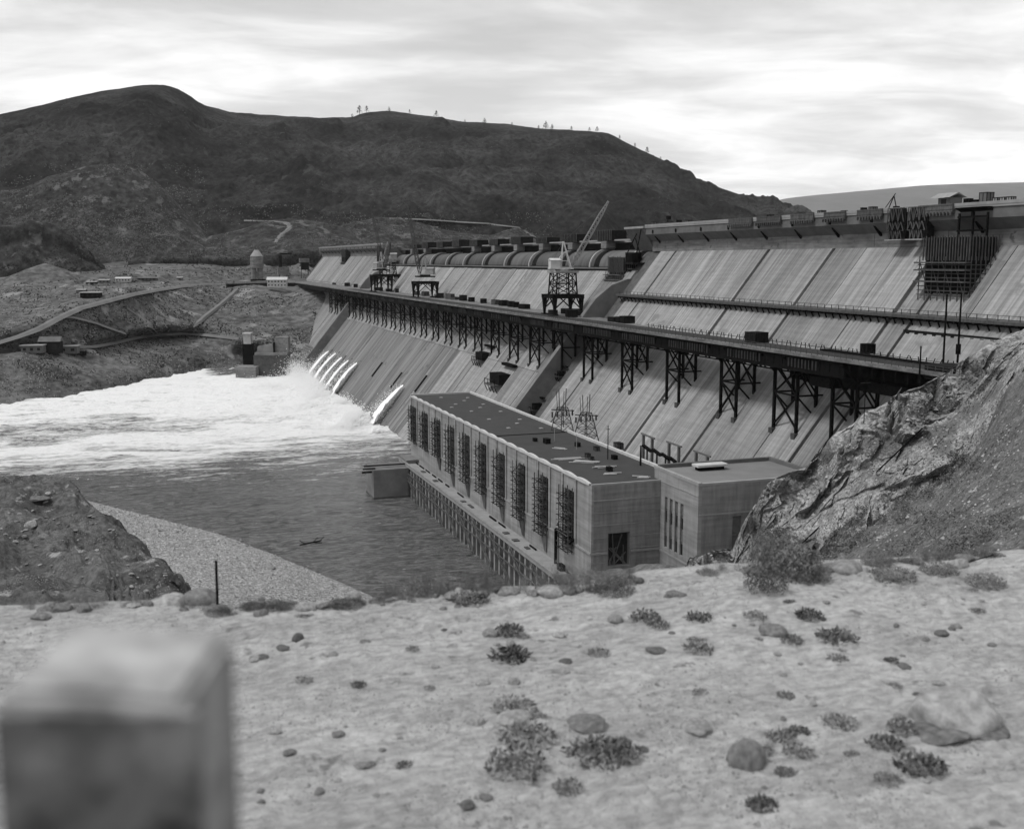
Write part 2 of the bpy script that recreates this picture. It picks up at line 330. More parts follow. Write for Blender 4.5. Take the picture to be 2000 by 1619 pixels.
rows = [
 [(-500,860,-4),(45,797,-4),(180,777,-4),(300,753,-4),(400,733,-4),(480,724,-4),(560,722,-4),(700,722,-4),(1900,722,-4)],
 [(-500,850,0.3),(45,783,0.3),(180,763,0.3),(300,740,0.3),(400,720,0.3),(480,713,0.3),(560,712,0.3),(700,712,0.3),(1900,712,0.3)],
 [(-500,820,8),(45,755,8),(180,735,9),(300,715,9),(400,695,10),(480,690,9),(560,695,9),(700,695,9),(1900,695,9)],
 [(-500,760,18),(45,700,24),(200,676,25),(290,660,25),(370,654,25),(480,665,22),(560,668,20),(640,668,20),(1900,668,20)],
 [(-500,740,20),(45,680,29),(200,655,34),(290,640,36),(370,630,37),(480,628,36),(560,628,36),(640,628,36),(1900,628,36)],
 [(-500,700,28),(45,640,44),(110,612,53),(160,592,59.6),(250,569,66.7),(330,560,68),(400,558,68),(440,562,65),(500,568,63),(560,572,60),(620,575,60),(1900,575,60)],
 [(-500,650,34),(45,592,58),(110,575,64),(160,562,68.6),(250,552,71.8),(330,548,72.5),(400,546,72.5),(440,544,72.5),(500,542,73.5),(540,541,73.8),(600,538,75.6),(660,535,76),(1900,535,76)],
 [(-500,540,1500),(45,515,1500),(160,512,1500),(300,505,1500),(400,495,1520),(500,478,1560),(620,476,1600),(750,468,1620),(1900,474,1650)],
 mid(0.25, [(-500,1720),(600,1800),(1900,1800)]),
 mid(0.55, [(-500,2000),(600,2150),(1900,2000)]),
 mid(0.85, [(-500,2250),(290,2300),(600,2600),(1900,2150)]),
 r_ridge,
 [(x, y+60, interp([(-500,3300),(1900,3300)], x)[0]) for x, y in ridge]]
def d_far(p, s):
    if s < 1.5: k = 0.3
    elif s < 6: k = 1.6
    elif s < 6.99: k = 5
    else: k = 26 if s < 10.3 else (3.0 if s < 11.4 else 8)
    if s < 1.5: dz = frac(p, 0.06, 4) * k
    elif s < 6.3: dz = (frac(p, 0.025, 6) * 1.8 + (ridged(p, 0.012, 3) - 1.2) * 1.2) * k * 0.8
    else:
        q = Vector((p.x, p.y, 0))
        dz = ((ridged(q, 0.0022, 7, 6) - 1.1) * 1.4 + frac(q, 0.012, 5) * 0.8) * k * min(1, (s - 6.3) * 1.3)
    if 11.0 <= s <= 11.02: dz = frac(p, 0.01, 4) * 2.5
    return Vector((p.x, p.y, p.z + dz))
ts = frange(-420, 1700, 720)
floor_ = loft('valley_side', rows[6:8], ['z', 'y'], ts, [60], M['bank'], lambda p, s: d_far(p, min(s, .98) + 6), label='earthy lower slopes under the hills')
far = loft('hills', rows[7:], ['y']*6, ts, [46, 60, 60, 34, 12], M['hill'], lambda p, s: d_far(p, s + 7), label='dark bare sagebrush hills behind the dam')
bank = loft('far_river_bank', rows[:7], ['z']*7, frange(-420, 760, 500), [5, 14, 26, 14, 44, 20], M['bank'], d_far, label='bare earth bank beyond the river')
# rocky knolls standing in front of the big hill on the left
def knoll(name, top, base, Yt, Yb, lab):
    rws = [[(x, y + 30, Yt + 160) for x, y in top], [(x, y, Yt) for x, y in top], [(x, y + (interp(base, x)[0]-y)*0.5, (Yt+Yb)/2) for x, y in top], [(x, interp(base, x)[0], Yb) for x, y in top], [(x, interp(base, x)[0]+30, Yb) for x, y in top]]
    t0, t1 = top[0][0], top[-1][0]
    return loft(name, rws, ['y']*5, frange(t0, t1, int((t1-t0)*0.8)), [8, 40, 40, 8], M['knoll'],
                lambda p, s: Vector((p.x, p.y, p.z + (ridged(Vector((p.x, p.y, 0)), 0.011, 2, 6) - 1.2) * (3 if s < 1.2 else 7))), label=lab, wdt=8)
k1 = knoll('rocky_knoll', [(-420,420),(-100,380),(50,366),(100,345),(160,326),(215,320),(270,332),(320,368),(360,412),(400,450),(440,486)],
      [(-420,540),(50,515),(300,508),(440,498)], 1600, 1430, 'rounded rocky knoll in front of the big hill, left')
k2 = knoll('rocky_knoll', [(-200,420),(20,440),(60,432),(110,436),(150,462),(190,500),(205,520)], [(-200,545),(60,522),(205,522)], 1330, 1300, 'small rocky shoulder at the foot of the knoll, far left')
k3 = knoll('rocky_knoll', [(250,505),(330,482),(390,470),(440,452),(520,432),(570,428),(620,432),(660,440),(720,470),(770,492)], [(250,512),(450,505),(620,486),(770,486)], 1560, 1400, 'low rocky rise behind the dam abutment')
k4 = knoll('rocky_knoll', [(560,470),(640,452),(700,432),(740,424),(790,430),(880,452),(960,462),(1000,446),(1040,455),(1080,480)], [(560,480),(800,480),(1080,482)], 1620, 1480, 'rocky rise with a dirt cut behind the drum gates')
# the paler far hill on the right
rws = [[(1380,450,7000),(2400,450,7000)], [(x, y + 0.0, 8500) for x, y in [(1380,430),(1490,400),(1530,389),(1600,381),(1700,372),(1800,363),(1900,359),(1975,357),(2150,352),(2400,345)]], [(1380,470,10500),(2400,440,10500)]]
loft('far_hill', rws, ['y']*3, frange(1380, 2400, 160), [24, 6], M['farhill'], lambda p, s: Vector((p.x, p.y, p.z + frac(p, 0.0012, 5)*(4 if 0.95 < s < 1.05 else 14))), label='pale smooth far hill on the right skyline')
BF = bvh_of(far, floor_, bank, k1, k2, k3, k4)
def ribbon(name, pts, wd, m, lab, bv=None, lift=0.25, kind='structure', seg=6):
    bv = bv or BF; P = []
    for a, c in zip(pts, pts[1:]):
        for i in range(seg):
            k = i/seg; h = hit(bv, a[0]+(c[0]-a[0])*k, a[1]+(c[1]-a[1])*k)
            if h: P.append(h)
    h = hit(bv, *pts[-1])
    if h: P.append(h)
    b_ = MB()
    for i, p in enumerate(P):
        t_ = (P[min(i+1, len(P)-1)] - P[max(i-1, 0)]); t_.z = 0
        if t_.length < 1e-4: t_ = Vector((1, 0, 0))
        n = Vector((-t_.y, t_.x, 0)).normalized() * wd/2
        zz = p.z + lift
        for sgn in (1, -1):
            q = p + n*sgn; b_.v.append((q.x, q.y, zz)); 
        for sgn in (1, -1):
            q = p + n*sgn*1.8; b_.v.append((q.x, q.y, zz - 2.0))
    for i in range(len(P)-1):
        a = i*4; c = a+4
        b_.f += [(a, a+1, c+1, c), (a, c, c+2, a+2), (a+1, a+3, c+3, c+1)]
    return tag(b_.build(name, m), lab, None, None, kind)
ribbon('dirt_road', [(-40,676),(0,665),(30,656),(70,640),(110,618),(150,600),(200,587),(250,574),(300,565),(350,558),(400,555),(460,554),(520,553)], 7, M['road'], 'pale dirt road climbing the far bank to the trestle')
ribbon('dirt_road', [(130,676),(180,675),(220,668),(260,658),(310,652),(350,650),(400,652),(470,660)], 4.5, M['road'], 'lower dirt road above the river on the far bank')
ribbon('dirt_road', [(45,617),(90,614),(140,618),(180,628),(240,650)], 4, M['road'], 'faint track on the terrace above the huts')
ribbon('dirt_road', [(535,474),(545,460),(560,447),(568,440),(560,434),(540,432),(480,430)], 6, M['road'], 'track winding up the rocky rise')
ribbon('dirt_road', [(760,426),(820,428),(880,432),(950,436),(1010,444),(1035,456),(1045,464)], 8, M['road'], 'pale track crossing the hill behind the gates')
ribbon('pipeline', [(378,640),(400,620),(430,597),(455,575),(462,568)], 3.2, M['road'], 'straight pale conveyor line up the far bank', lift=2.0)
ribbon('footpath', [(245,600),(265,613),(285,630),(305,650)], 2.5, M['road'], 'narrow pale path down the far bank')

def scatter(bv, regs, n, s0, s1, name, m, lab, thr=-.1, fq=.02, flat=.8, seed=1):
    rr = random.Random(seed); mb = MB(); wsum = [(r_[1]-r_[0])*(r_[3]-r_[2]) for r_ in regs]
    for i in range(n):
        x0, x1, y0, y1 = rr.choices(regs, wsum)[0]; h = hit(bv, rr.uniform(x0, x1), rr.uniform(y0, y1))
        if not h or noise.fractal(h*fq, .9, 2, 3) + rr.gauss(0, .12) < thr: continue
        s = rr.uniform(s0, s1)*(h-EYE).length/F_PX; k = len(mb.v)
        for a in range(4): an_ = a*1.571 + rr.uniform(-.5, .5); mb.v.append((h.x+math.cos(an_)*s*rr.uniform(.7, 1.3), h.y+math.sin(an_)*s*rr.uniform(.7, 1.3), h.z-.3*s))
        mb.v.append((h.x+rr.uniform(-.3, .3)*s, h.y, h.z+s*flat)); mb.f += [(k+a, k+(a+1) % 4, k+4) for a in range(4)]
    return tag(mb.build(name, m), lab, None, None, 'stuff')
M['rubble'] = mat('bank_rubble', 0.17, 0.5, 0.4, bump=0)
M['gravel'] = mat('mixed_gravel', 0.27, 0.7, 1.1, bump=0, detail=3)
M['brush'] = mat('hill_brush', 0.016, 0.5, 0.2, bump=0)
M['brushgrey'] = mat('grey_brush', 0.05, 0.5, 1.0, bump=0)
M['outcrop'] = mat('hill_outcrop', 0.085, 0.4, 0.05, bump=0)
scatter(BF, [(-20,500,560,800),(480,620,570,720)], 10000, .7, 2.2, 'bank_rubble', M['rubble'], 'loose pale rubble on the far bank', -.05, .03, seed=3)
scatter(BF, [(-20,500,560,800),(480,620,570,720),(-20,640,490,560)], 10000, .9, 2.6, 'bank_brush', M['brush'], 'dark brush on the far bank', .0, .025, seed=4)
scatter(BF, [(-20,1000,165,500),(1000,1560,240,470)], 17000, .6, 1.9, 'hill_brush', M['brush'], 'dark sagebrush over the hills', -.1, .006, seed=5)
scatter(BF, [(-20,760,400,510),(-20,400,320,480),(760,1080,415,470)], 9000, .6, 2.0, 'rock_outcrops', M['outcrop'], 'pale rock outcrops on the lower hills', .05, .012, seed=6)
scatter(BF, [(100,1500,200,430)], 2600, .5, 1.4, 'rock_outcrops', M['outcrop'], 'scattered pale outcrops high on the hills', .22, .008, seed=7)

# ------------------------------------------------------------------ the concrete dam
dam = empty('concrete_dam', (180, 600, 0), label='huge unfinished concrete gravity dam crossing the river', cat='dam')
def dpart(mb, name, m, smooth=False, parent=None):
    mb.v = [(x-180, y-600, z) for x, y, z in mb.v]; return mb.build(name, m, parent or dam, smooth)
dpart(MB().prism([(FA+60,-8),(290,-8),(225,97),(216,104),(209.5,104),(209.5,97.4),(FA+1+77.9, 97.4),(FA+1-6.4,-8)], 175, 425), 'dam_core', M['joint'])
dpart(MB().prism([(FA-8,-8),(290,-8),(225,80),(214,90),(202,89),(FA+1,0.5)], 425, 935), 'spillway_core', M['joint'])
dpart(MB().prism([(FA-8,-8),(290,-8),(225,97),(216,104),(209.5,104),(209.5,97.4),(FA+1+77.5,97),(FA+1,0.5)], 935, 1290), 'abutment_core', M['joint'])
near_edges = [178, 196, 215, 233.6, 242.6, 258.5, 274, 290.2, 308.8, 327.4, 343, 358.5, 377, 396.5, 410]
spill_edges = [420]; 
while spill_edges[-1] < 900: spill_edges.append(spill_edges[-1] + R.choice([7.6, 11.4, 15.2, 15.2, 15.2]))
spill_edges[-1] = 905
farb_edges = [909]
while farb_edges[-1] < 1270: farb_edges.append(farb_edges[-1] + R.choice([15.2, 22.8, 15.2]))
wide = {290.2: 0.9, 327.4: 0.9, 242.6: 0.8, 233.6: 0.6, 396.5: 0.7}
def block(u0, u1, z0, z1, m, g0, g1):
    pr = R.uniform(0.0, 0.5)
    x0, x1 = fx(z0), fx(z1)
    nx, nz = -0.781*pr, 0.625*pr
    mb = MB().prism([(x0+nx, z0), (x1+nx, z1), (x1+3, z1), (x0+3, z0)], u0+g0, u1-g1)
    dpart(mb, 'concrete_block', m)
def strips(edges, levels, wetf=None):
    for u0, u1 in zip(edges, edges[1:]):
        g0 = wide.get(u0, R.uniform(0.08, 0.25)); g1 = wide.get(u1, R.uniform(0.08, 0.25)) if u1 in wide else R.uniform(0.05, 0.15)
        for z0, z1 in levels:
            wet = wetf and wetf((u0+u1)/2, z0)
            block(u0, u1, z0, z1, M['face_wet'] if wet else M['face'], g0, g1)
strips(near_edges, [(-2, 79.2), (80.0, 97.6)])
wetset = set(R.sample(range(40), 11))
strips(spill_edges, [(-2, 44.8), (45.0, 89.6)], lambda u, z: (z < 40 and (u > 600)) or (z < 40 and 560 < u < 600) or (int(u/15) in wetset and z < 40))
strips(farb_edges, [(8, 71.2), (71.5, 97.6)])
for lo, hi, pitch in ((178, 418, 15.5), (936, 1286, 17.5)):     # vertical upper wall panels
    u = lo
    while u < hi - 2:
        e = min(u + pitch, hi); x = 208.1 - R.uniform(0, .12)
        dpart(MB().box(x, 210, u+.05, e-.05, 97.62, 103.6), 'wall_panel', M['wall']); u = e
for lo, hi in ((178, 418), (936, 1286)):                        # overhanging roadway cornice and parapet
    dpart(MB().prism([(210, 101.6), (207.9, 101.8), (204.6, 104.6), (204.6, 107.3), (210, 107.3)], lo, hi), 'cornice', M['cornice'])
    dpart(MB().box(204.3, 217.5, lo, hi, 107.3, 107.9), 'roadway', M['parapet'])
    dpart(MB().box(204.2, 204.7, lo, hi, 107.9, 108.7), 'parapet', M['parapet'])
    u = lo + 8
    while u < hi:
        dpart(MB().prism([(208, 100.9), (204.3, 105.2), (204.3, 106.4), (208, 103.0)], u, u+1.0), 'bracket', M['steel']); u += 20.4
# the left end hoist structure beside the gates: heavy corbel
dpart(MB().prism([(209,98),(203.6,107.2),(218,107.2),(218,98)], 418, 436), 'corbel', M['cornice'])
dpart(MB().box(203.4, 218, 418, 437, 107.3, 108.2), 'corbel_slab', M['parapet'])
# training walls
def training(u0, u1, th, zt):
    pr = [(fx(-3)-9, -3), (fx(zt-8)-9.3, zt-8), (fx(zt-2.5)-6.5, zt-2.5), (fx(zt)-1, zt), (fx(zt)+4, zt), (fx(-3)+4, -3)]
    dpart(MB().prism(pr, u0, u1), 'training_wall', M['training'])
training(420, 423.4, 3, 86); training(905, 908.5, 3, 86)
# spillway crest: ledge, drum gates, piers
dpart(MB().box(201.4, 214, 424, 935, 89.2, 90.4), 'crest_ledge', M['cornice'])
dpart(MB().box(200.9, 201.9, 424, 935, 89.0, 89.9), 'ledge_edge', M['steel'])
G0, GP = 450.0, 44.1
def arc(x_top, z_top, rr, z_bot, n=9, shift=0):
    pts = []
    for i in range(n+1):
        a = rad(90 + 82*i/n); pts.append((x_top + rr*math.cos(a) + shift, z_top - rr + rr*math.sin(a)))
    pts.append((pts[-1][0], z_bot)); return pts
for i in range(-1, 11):
    u0 = G0 + GP*i; u1 = u0 + GP
    if i >= 0 or True:
        a = max(u0 + 2.3, 437); bb = u1 - 8.5
        dpart(MB().box(219.5, 226, bb+.01, u1-3.1, 90.41, 98.2), 'recess_shade', M['steel'])  # black box painting the shade of the recess beside the gate
        pr = arc(221.5, 98.6, 8.6, 90.4) + [(226, 90.4), (226, 98.6)]
        dpart(MB().prism(pr, a, bb), 'drum_gate', M['gate'], True)
        dpart(MB().box(224, 229, u0+2.5 if i >= 0 else 438, u1-2.5, 98.8, 102.4), 'gate_hoist_beam', M['steel'])
    if i >= 0:
        pr = arc(221.4, 99.5, 9.5, 90.4) + [(231, 90.4), (231, 99.5)]
        dpart(MB().prism(pr, u0+0.9, u0+1.65), 'pier_nose', M['pale'])
        dpart(MB().prism([(p[0]+.5, p[1]-.35) for p in pr[:-3]] + [(229.5, 90.0), (229.5, 99.1)], u0-3.0, u0+.89), 'pier', M['steelgrey'])  # body coloured dark to paint the shaded near side of the pier
        if R.random() < 0.9:
            dpart(MB().box(219, 229, u0-3.4, u0+3.0, 99.6, 103.2), 'pier_head', M['wall'])
for i in range(0, 11):       # bridge deck pieces and timber forms above the piers
    u0 = G0 + GP*i
    hgt = R.uniform(3.2, 5.2)
    fb = empty('pier_formwork', (223, u0, 103.3), label='dark timber formwork box on the %s gate pier from the near end' % ORD[i], cat='formwork', group='formwork boxes on the gate piers')
    b0 = MB().box(-3.5, 4.5, -8.5, 8.5, 0, hgt); b0.build('form_box', M['darktimber'], fb)
    b1 = MB()
    for k in range(9): b1.box(-3.75, -3.5, -8.4+k*2.05, -8.0+k*2.05, 0.1, hgt+0.5)
    b1.build('stud', M['timber'], fb)
dpart(MB().box(221, 223, 440, 700, 103.2, 103.9), 'bridge_beam', M['parapet'])
dpart(MB().box(221, 223, 722, 935, 102.9, 103.5), 'bridge_beam', M['cornice'])
# outlet recesses on the face (angled slots)
for (px, py, ln) in ((793,755,6),(646,688,5),(660,692,5),(672,700,5),(685,706,5),(702,711,5)):
    p = at_face(px, py); dpart(MB().prism([(p.x-1.2, p.z-1.5), (p.x+ln*.5-1.2, p.z+2.2), (p.x+ln*.5+1, p.z+2.2), (p.x+1, p.z-1.5)], p.y-2.2, p.y+2.2), 'outlet', M['joint'])
for (px, py) in ((765,757),(812,765),(728,735)):        # vertical dark slots near the toe
    p = at_face(px, py); q = Vector((fx(p.z+9), p.y, p.z+9))
    dpart(MB().beam((p.x-.6, p.y, p.z), (q.x-.6, q.y, q.z), 2.0, .7), 'slot_cover', M['darktimber'])

# small work platforms hanging on the spillway face
for i, (px, py, s, lab) in enumerate(((940,705,1.0,'small dark work platform hung on the spillway face, upper'),(972,752,1.25,'larger dark work platform hung on the spillway face, lower'),(1090,735,.55,'little dark platform beside the training wall'),(1040,800,.7,'dark bracket platform low on the training wall groove'))):
    p = at_face(px, py); pf = empty('work_platform', p, label=lab, cat='platform')
    MB().box(-3.5*s, 1*s, -6*s, 6*s, 0, .5*s).build('floor', M['timber'], pf)
    mb = MB()
    for yy in (-6, -2, 2, 6): mb.beam((-3.3*s, yy*s, .5*s), (-3.3*s, yy*s, 2.2*s), .25); mb.beam((-3.3*s, yy*s, 0), (-2*s, yy*s, -3*s), .3)
    mb.beam((-3.3*s, -6*s, 2.2*s), (-3.3*s, 6*s, 2.2*s), .25); mb.box(-1.4*s, 4*s, -5.8*s, 5.6*s, .5*s, 4.4*s)
    mb.build('frame', M['steel'], pf)
    MB().box(3.5*s, 5.5*s, -7*s, 6*s, 7*s, 8.0*s).build('upper_ledge', M['steel'], pf)

# timber walkway along the berm of the near face
wk = empty('berm_walkway', (193, 300, 79.5), label='long dark timber walkway along the middle of the near dam face', cat='walkway')
L0, L1 = -122, 116
MB().box(-2.6, 1.5, L0, L1, -.3, .35).build('walkway_deck', M['timber'], wk)
MB().box(-2.8, -2.61, L0, L1, -.5, .2).build('edge_beam', M['timber'], wk)
mb = MB(); mb2 = MB(); u = L0
while u < L1:
    mb.beam((-2.4, u, .3), (-2.4, u, 1.7), .16); mb2.beam((-2.4, u, -.4), (-1.4, u, -2.4), .3); mb2.box(-2.9, -.4, u, u+1.0, -1.1, -.51); u += 3.4
mb.beam((-2.4, L0, 1.6), (-2.4, L1, 1.6), .12); mb.build('handrail', M['timber'], wk); tag(mb2.build('bracket_row', M['steel'], wk), kind='stuff')
mb = MB(); mb.box(-3, 2, -118, -66, -4.2, -3.6)
for k in range(16): mb.box(-3.2, -1, -118+k*3.3, -116.8+k*3.3, -5.2, -4.2)
mb.build('lower_staging', M['darktimber'], wk)

# ------------------------------------------------------------------ steel trestle
tr = empty('steel_trestle', (165, 600, 47), label='long black steel construction trestle along the dam face', cat='trestle')
def tpart(mb, name, m, parent=None, off=(165, 600, 47)):
    mb.v = [(x-off[0], y-off[1], z-off[2]) for x, y, z in mb.v]; return mb.build(name, m, parent or tr)
towers = [(227, 10), (253.2, 11), (283.6, 9), (319.6, 8.7), (355.4, 8.6), (391.5, 8.6), (424, 9)] + [(452.6+28.4*k, 12) for k in range(20)]
for i, (uc, gap) in enumerate(towers):
    t = bpy.data.objects.new('trestle_tower', None); COL.objects.link(t); t.parent = tr; t.location = (0, uc-600, 0)
    near = uc < 430
    xs = (167.5, 173.5) if near else (167.5, 174, 182)
    off = (165, uc, 47)
    for x in xs:
        zf = (x-FA)/FS
        for s in (-1, 1):
            y = uc + s*gap/2
            tpart(MB().box(x-.38, x+.38, y-.38, y+.38, zf-.8, 68.6), 'leg', M['steel'], t, off)
            if x == 167.5: tpart(MB().box(x-1.1, x+1.0, y-.9, y+.9, zf-1.6, zf+.5), 'footing', M['steelgrey'], t, off)
    y0, y1 = uc-gap/2, uc+gap/2
    B = []
    zt = 57.5
    B += [((167.5, y0, zt), (167.5, y1, zt), .45), ((167.5, y0, 65), (167.5, y1, zt), .4), ((167.5, y1, 65), (167.5, y0, zt), .4), ((167.5, y0, 65.2), (167.5, y1, 65.2), .5)]
    if i in (1, 2, 4) or not near: B += [((167.5, y0, zt), (167.5, y1, 48.5), .42), ((167.5, y1, zt), (167.5, y0, 48.5), .42)]
    for y in (y0, y1):
        B += [((167.5, y, zt), (175.6, y, zt), .45), ((167.5, y, 57.3), (172, y, 52.8), .4), ((167.5, y, 66), (173.5, y, 58), .4), ((173.5, y, 66), (180, y, 62.8), .4), ((167.5, y, 63.5), (162.6, y, 68.4), .45), ((167.5, y, 65.5), (173.6, y, 65.5), .4)]
    if near:
        B += [((167.5, y0, 63.0), (167.5, y0-8.5, 68.2), .45), ((167.5, y1, 63.0), (167.5, y1+8.5, 68.2), .45), ((173.5, y0, 62), (173.5, y0-7, 68.2), .4), ((173.5, y1, 62), (173.5, y1+7, 68.2), .4), ((173.5, y0, 56), (173.5, y1, 65), .35), ((173.5, y1, 56), (173.5, y0, 65), .35)]
        for b3 in B: tpart(MB().beam(*b3), 'brace', M['steel'], t, off)
    else:
        mb = MB()
        for b3 in B: mb.beam(*b3)
        tpart(mb, 'bracing', M['steel'], t, off)
# girders
prev = None
for i, (uc, gap) in enumerate(towers):
    y0 = uc - gap/2; y1 = uc + gap/2; nxt = towers[i+1][0] - towers[i+1][1]/2 if i+1 < len(towers) else 1240
    for a, c, nm in ((y0+.02, y1-.02, 'tower_girder'), (y1+.02, nxt-.02, 'girder')):
        if nm == 'girder' or True:
            mb = MB()
            for x in ((163.5, 167.5, 172) if uc < 400 else (163.5, 168, 174, 181)): tpart(MB().box(x-.25, x+.25, a, c, 65.0, 68.55), nm, M['steel'])
            tpart(MB().box(163.0, 172.6, a, c, 68.6, 69.05), 'floor_plate', M['steel'])
    mb = MB(); y = y1 + 1.2                    # stiffener ribs on the outer web of each span
    while y < nxt - 1: mb.box(163.02, 163.24, y, y+.45, 66.0, 68.3); y += 1.55 if uc < 430 else 2.6
    tag(tpart(mb, 'stiffeners', M['stiff']), kind='stuff')
u = 181.5
while u < 440:
    tpart(MB().box(163.0, 172.9, u, u+.35, 66.2, 68.55), 'floor_beam', M['steel']); u += 4.2
for x, z0 in ((165.5, 66.0), (170.0, 65.5), (172.8, 64.2)): tpart(MB().box(x-.2, x+.2, 181, 440, z0, 68.5), 'stringer', M['steel'])
for i, (uc, gap) in enumerate(towers[:7]):            # dark frames added between deck and face to deepen the shade
    nxt = towers[i+1][0]
    mb = MB(); y = uc - 3
    while y < nxt - 6:
        mb.beam((173.2, y, 67.5), (173.2, y+3.6, 62.8), .3); mb.beam((173.2, y+3.6, 62.8), (173.2, y+7.2, 67.5), .3); mb.beam((173.2, y, 67.5), (178.5, y, 61.8), .35); y += 7.2
    mb.beam((173.2, uc-3, 62.8), (173.2, nxt-5, 62.8), .4); mb.beam((173.2, uc-3, 67.6), (173.2, nxt-5, 67.6), .5)
    tag(tpart(mb, 'shade_truss', M['steel']), kind='stuff')
tpart(MB().box(174.4, 174.7, 184, 262, 60.8, 68.4), 'inner_shade_screen', M['darktimber']); tpart(MB().box(174.4, 174.7, 262.1, 345, 63.6, 68.4), 'inner_shade_screen', M['darktimber']); tpart(MB().box(175.5, 175.8, 345.1, 428, 64.6, 68.4), 'inner_shade_screen', M['darktimber'])  # dark sheets added to blacken the shade under the deck
for (a, c, x0, x1, z0) in ((184, 232, 170.5, 175.5, 61.5), (238, 247, 171, 174.5, 60.5), (256, 276, 172, 176, 63.5), (292, 306, 172.5, 176, 64)):  # staging and screens added only to darken the underside of the deck
    tpart(MB().box(x0, x1, a, c, z0, z0+.4), 'shade_staging', M['steel']); tpart(MB().box(x0-.3, x0, a, c, z0, z0+2.6), 'shade_screen', M['darktimber'])
# deck: follows the dam, then curves left to the far bank
dk = []
for u, xa, xb in ((180,162.4,173.5),(330,162.4,173.5),(372,162.4,178),(428,162.4,185.5),(600,162.4,185.5),(900,162.4,185.5),(1180,162.4,185.5)): dk.append((Vector((xa,u,70)), Vector((xb,u,70))))
for a_, c_ in (((575,551.5),(640,556)),((545,551.2),(555,549)),((500,552),(500,549.5)),((440,553.5),(436,551))):
    p = at_z(a_[0], a_[1], 70); q = p + Vector((12, 22, 0)); dk.append((p, q))
mb = MB()
for (a, c), (e, f) in zip(dk, dk[1:]):
    mb.quadbox([(a.x,a.y,69.1),(c.x,c.y,69.1),(f.x,f.y,69.1),(e.x,e.y,69.1),(a.x,a.y,70),(c.x,c.y,70),(f.x,f.y,70),(e.x,e.y,70)])
tpart(mb, 'deck', M['deck'])
mb = MB()
for k in range(6): mb.box(164.2+1.55*k, 164.4+1.55*k, 181, 900, 70.004, 70.2)
tpart(mb, 'rail', M['steelgrey'])
mb = MB(); u = 182
while u < 760: mb.beam((162.6, u, 70), (162.6, u, 71.3), .13); u += 2.4 if u < 450 else 5
for z in (70.7, 71.25): mb.beam((162.6, 181, z), (162.6, 760, z), .1)
tpart(mb, 'handrail', M['timber'])
mb = MB(); u = 182
while u < 352:
    mb.beam((173.3, u, 70), (173.3 + R.uniform(-.5, .5), u + R.uniform(-.6, .6), 71.5), .18); u += 2.3
mb.beam((173.3, 181, 70.8), (173.3, 352, 70.8), .12)
tpart(mb, 'handrail', M['darktimber'])
for (a, c) in zip(dk[6:], dk[7:]):               # solid dark sub-structure of the curved end
    mb = MB(); a, c = a[0], c[0]; d_ = (c-a); n = max(2, int(d_.length/7))
    for k in range(n+1):
        p = a + d_*k/n; mb.beam((p.x+1.5, p.y+3, 52), (p.x+1.5, p.y+3, 69), .7); mb.beam((p.x+7, p.y+12, 52), (p.x+7, p.y+12, 69), .7)
    mb.beam((a.x+1, a.y+1, 67.4), (c.x+1, c.y+1, 67.4), .5, 3.2)
    tpart(mb, 'approach_bent', M['steel'])
tpart(MB().beam((163.4, 1005, 67.2), (163.4, 1180, 67.2), .5, 3.6), 'girder', M['steel'])

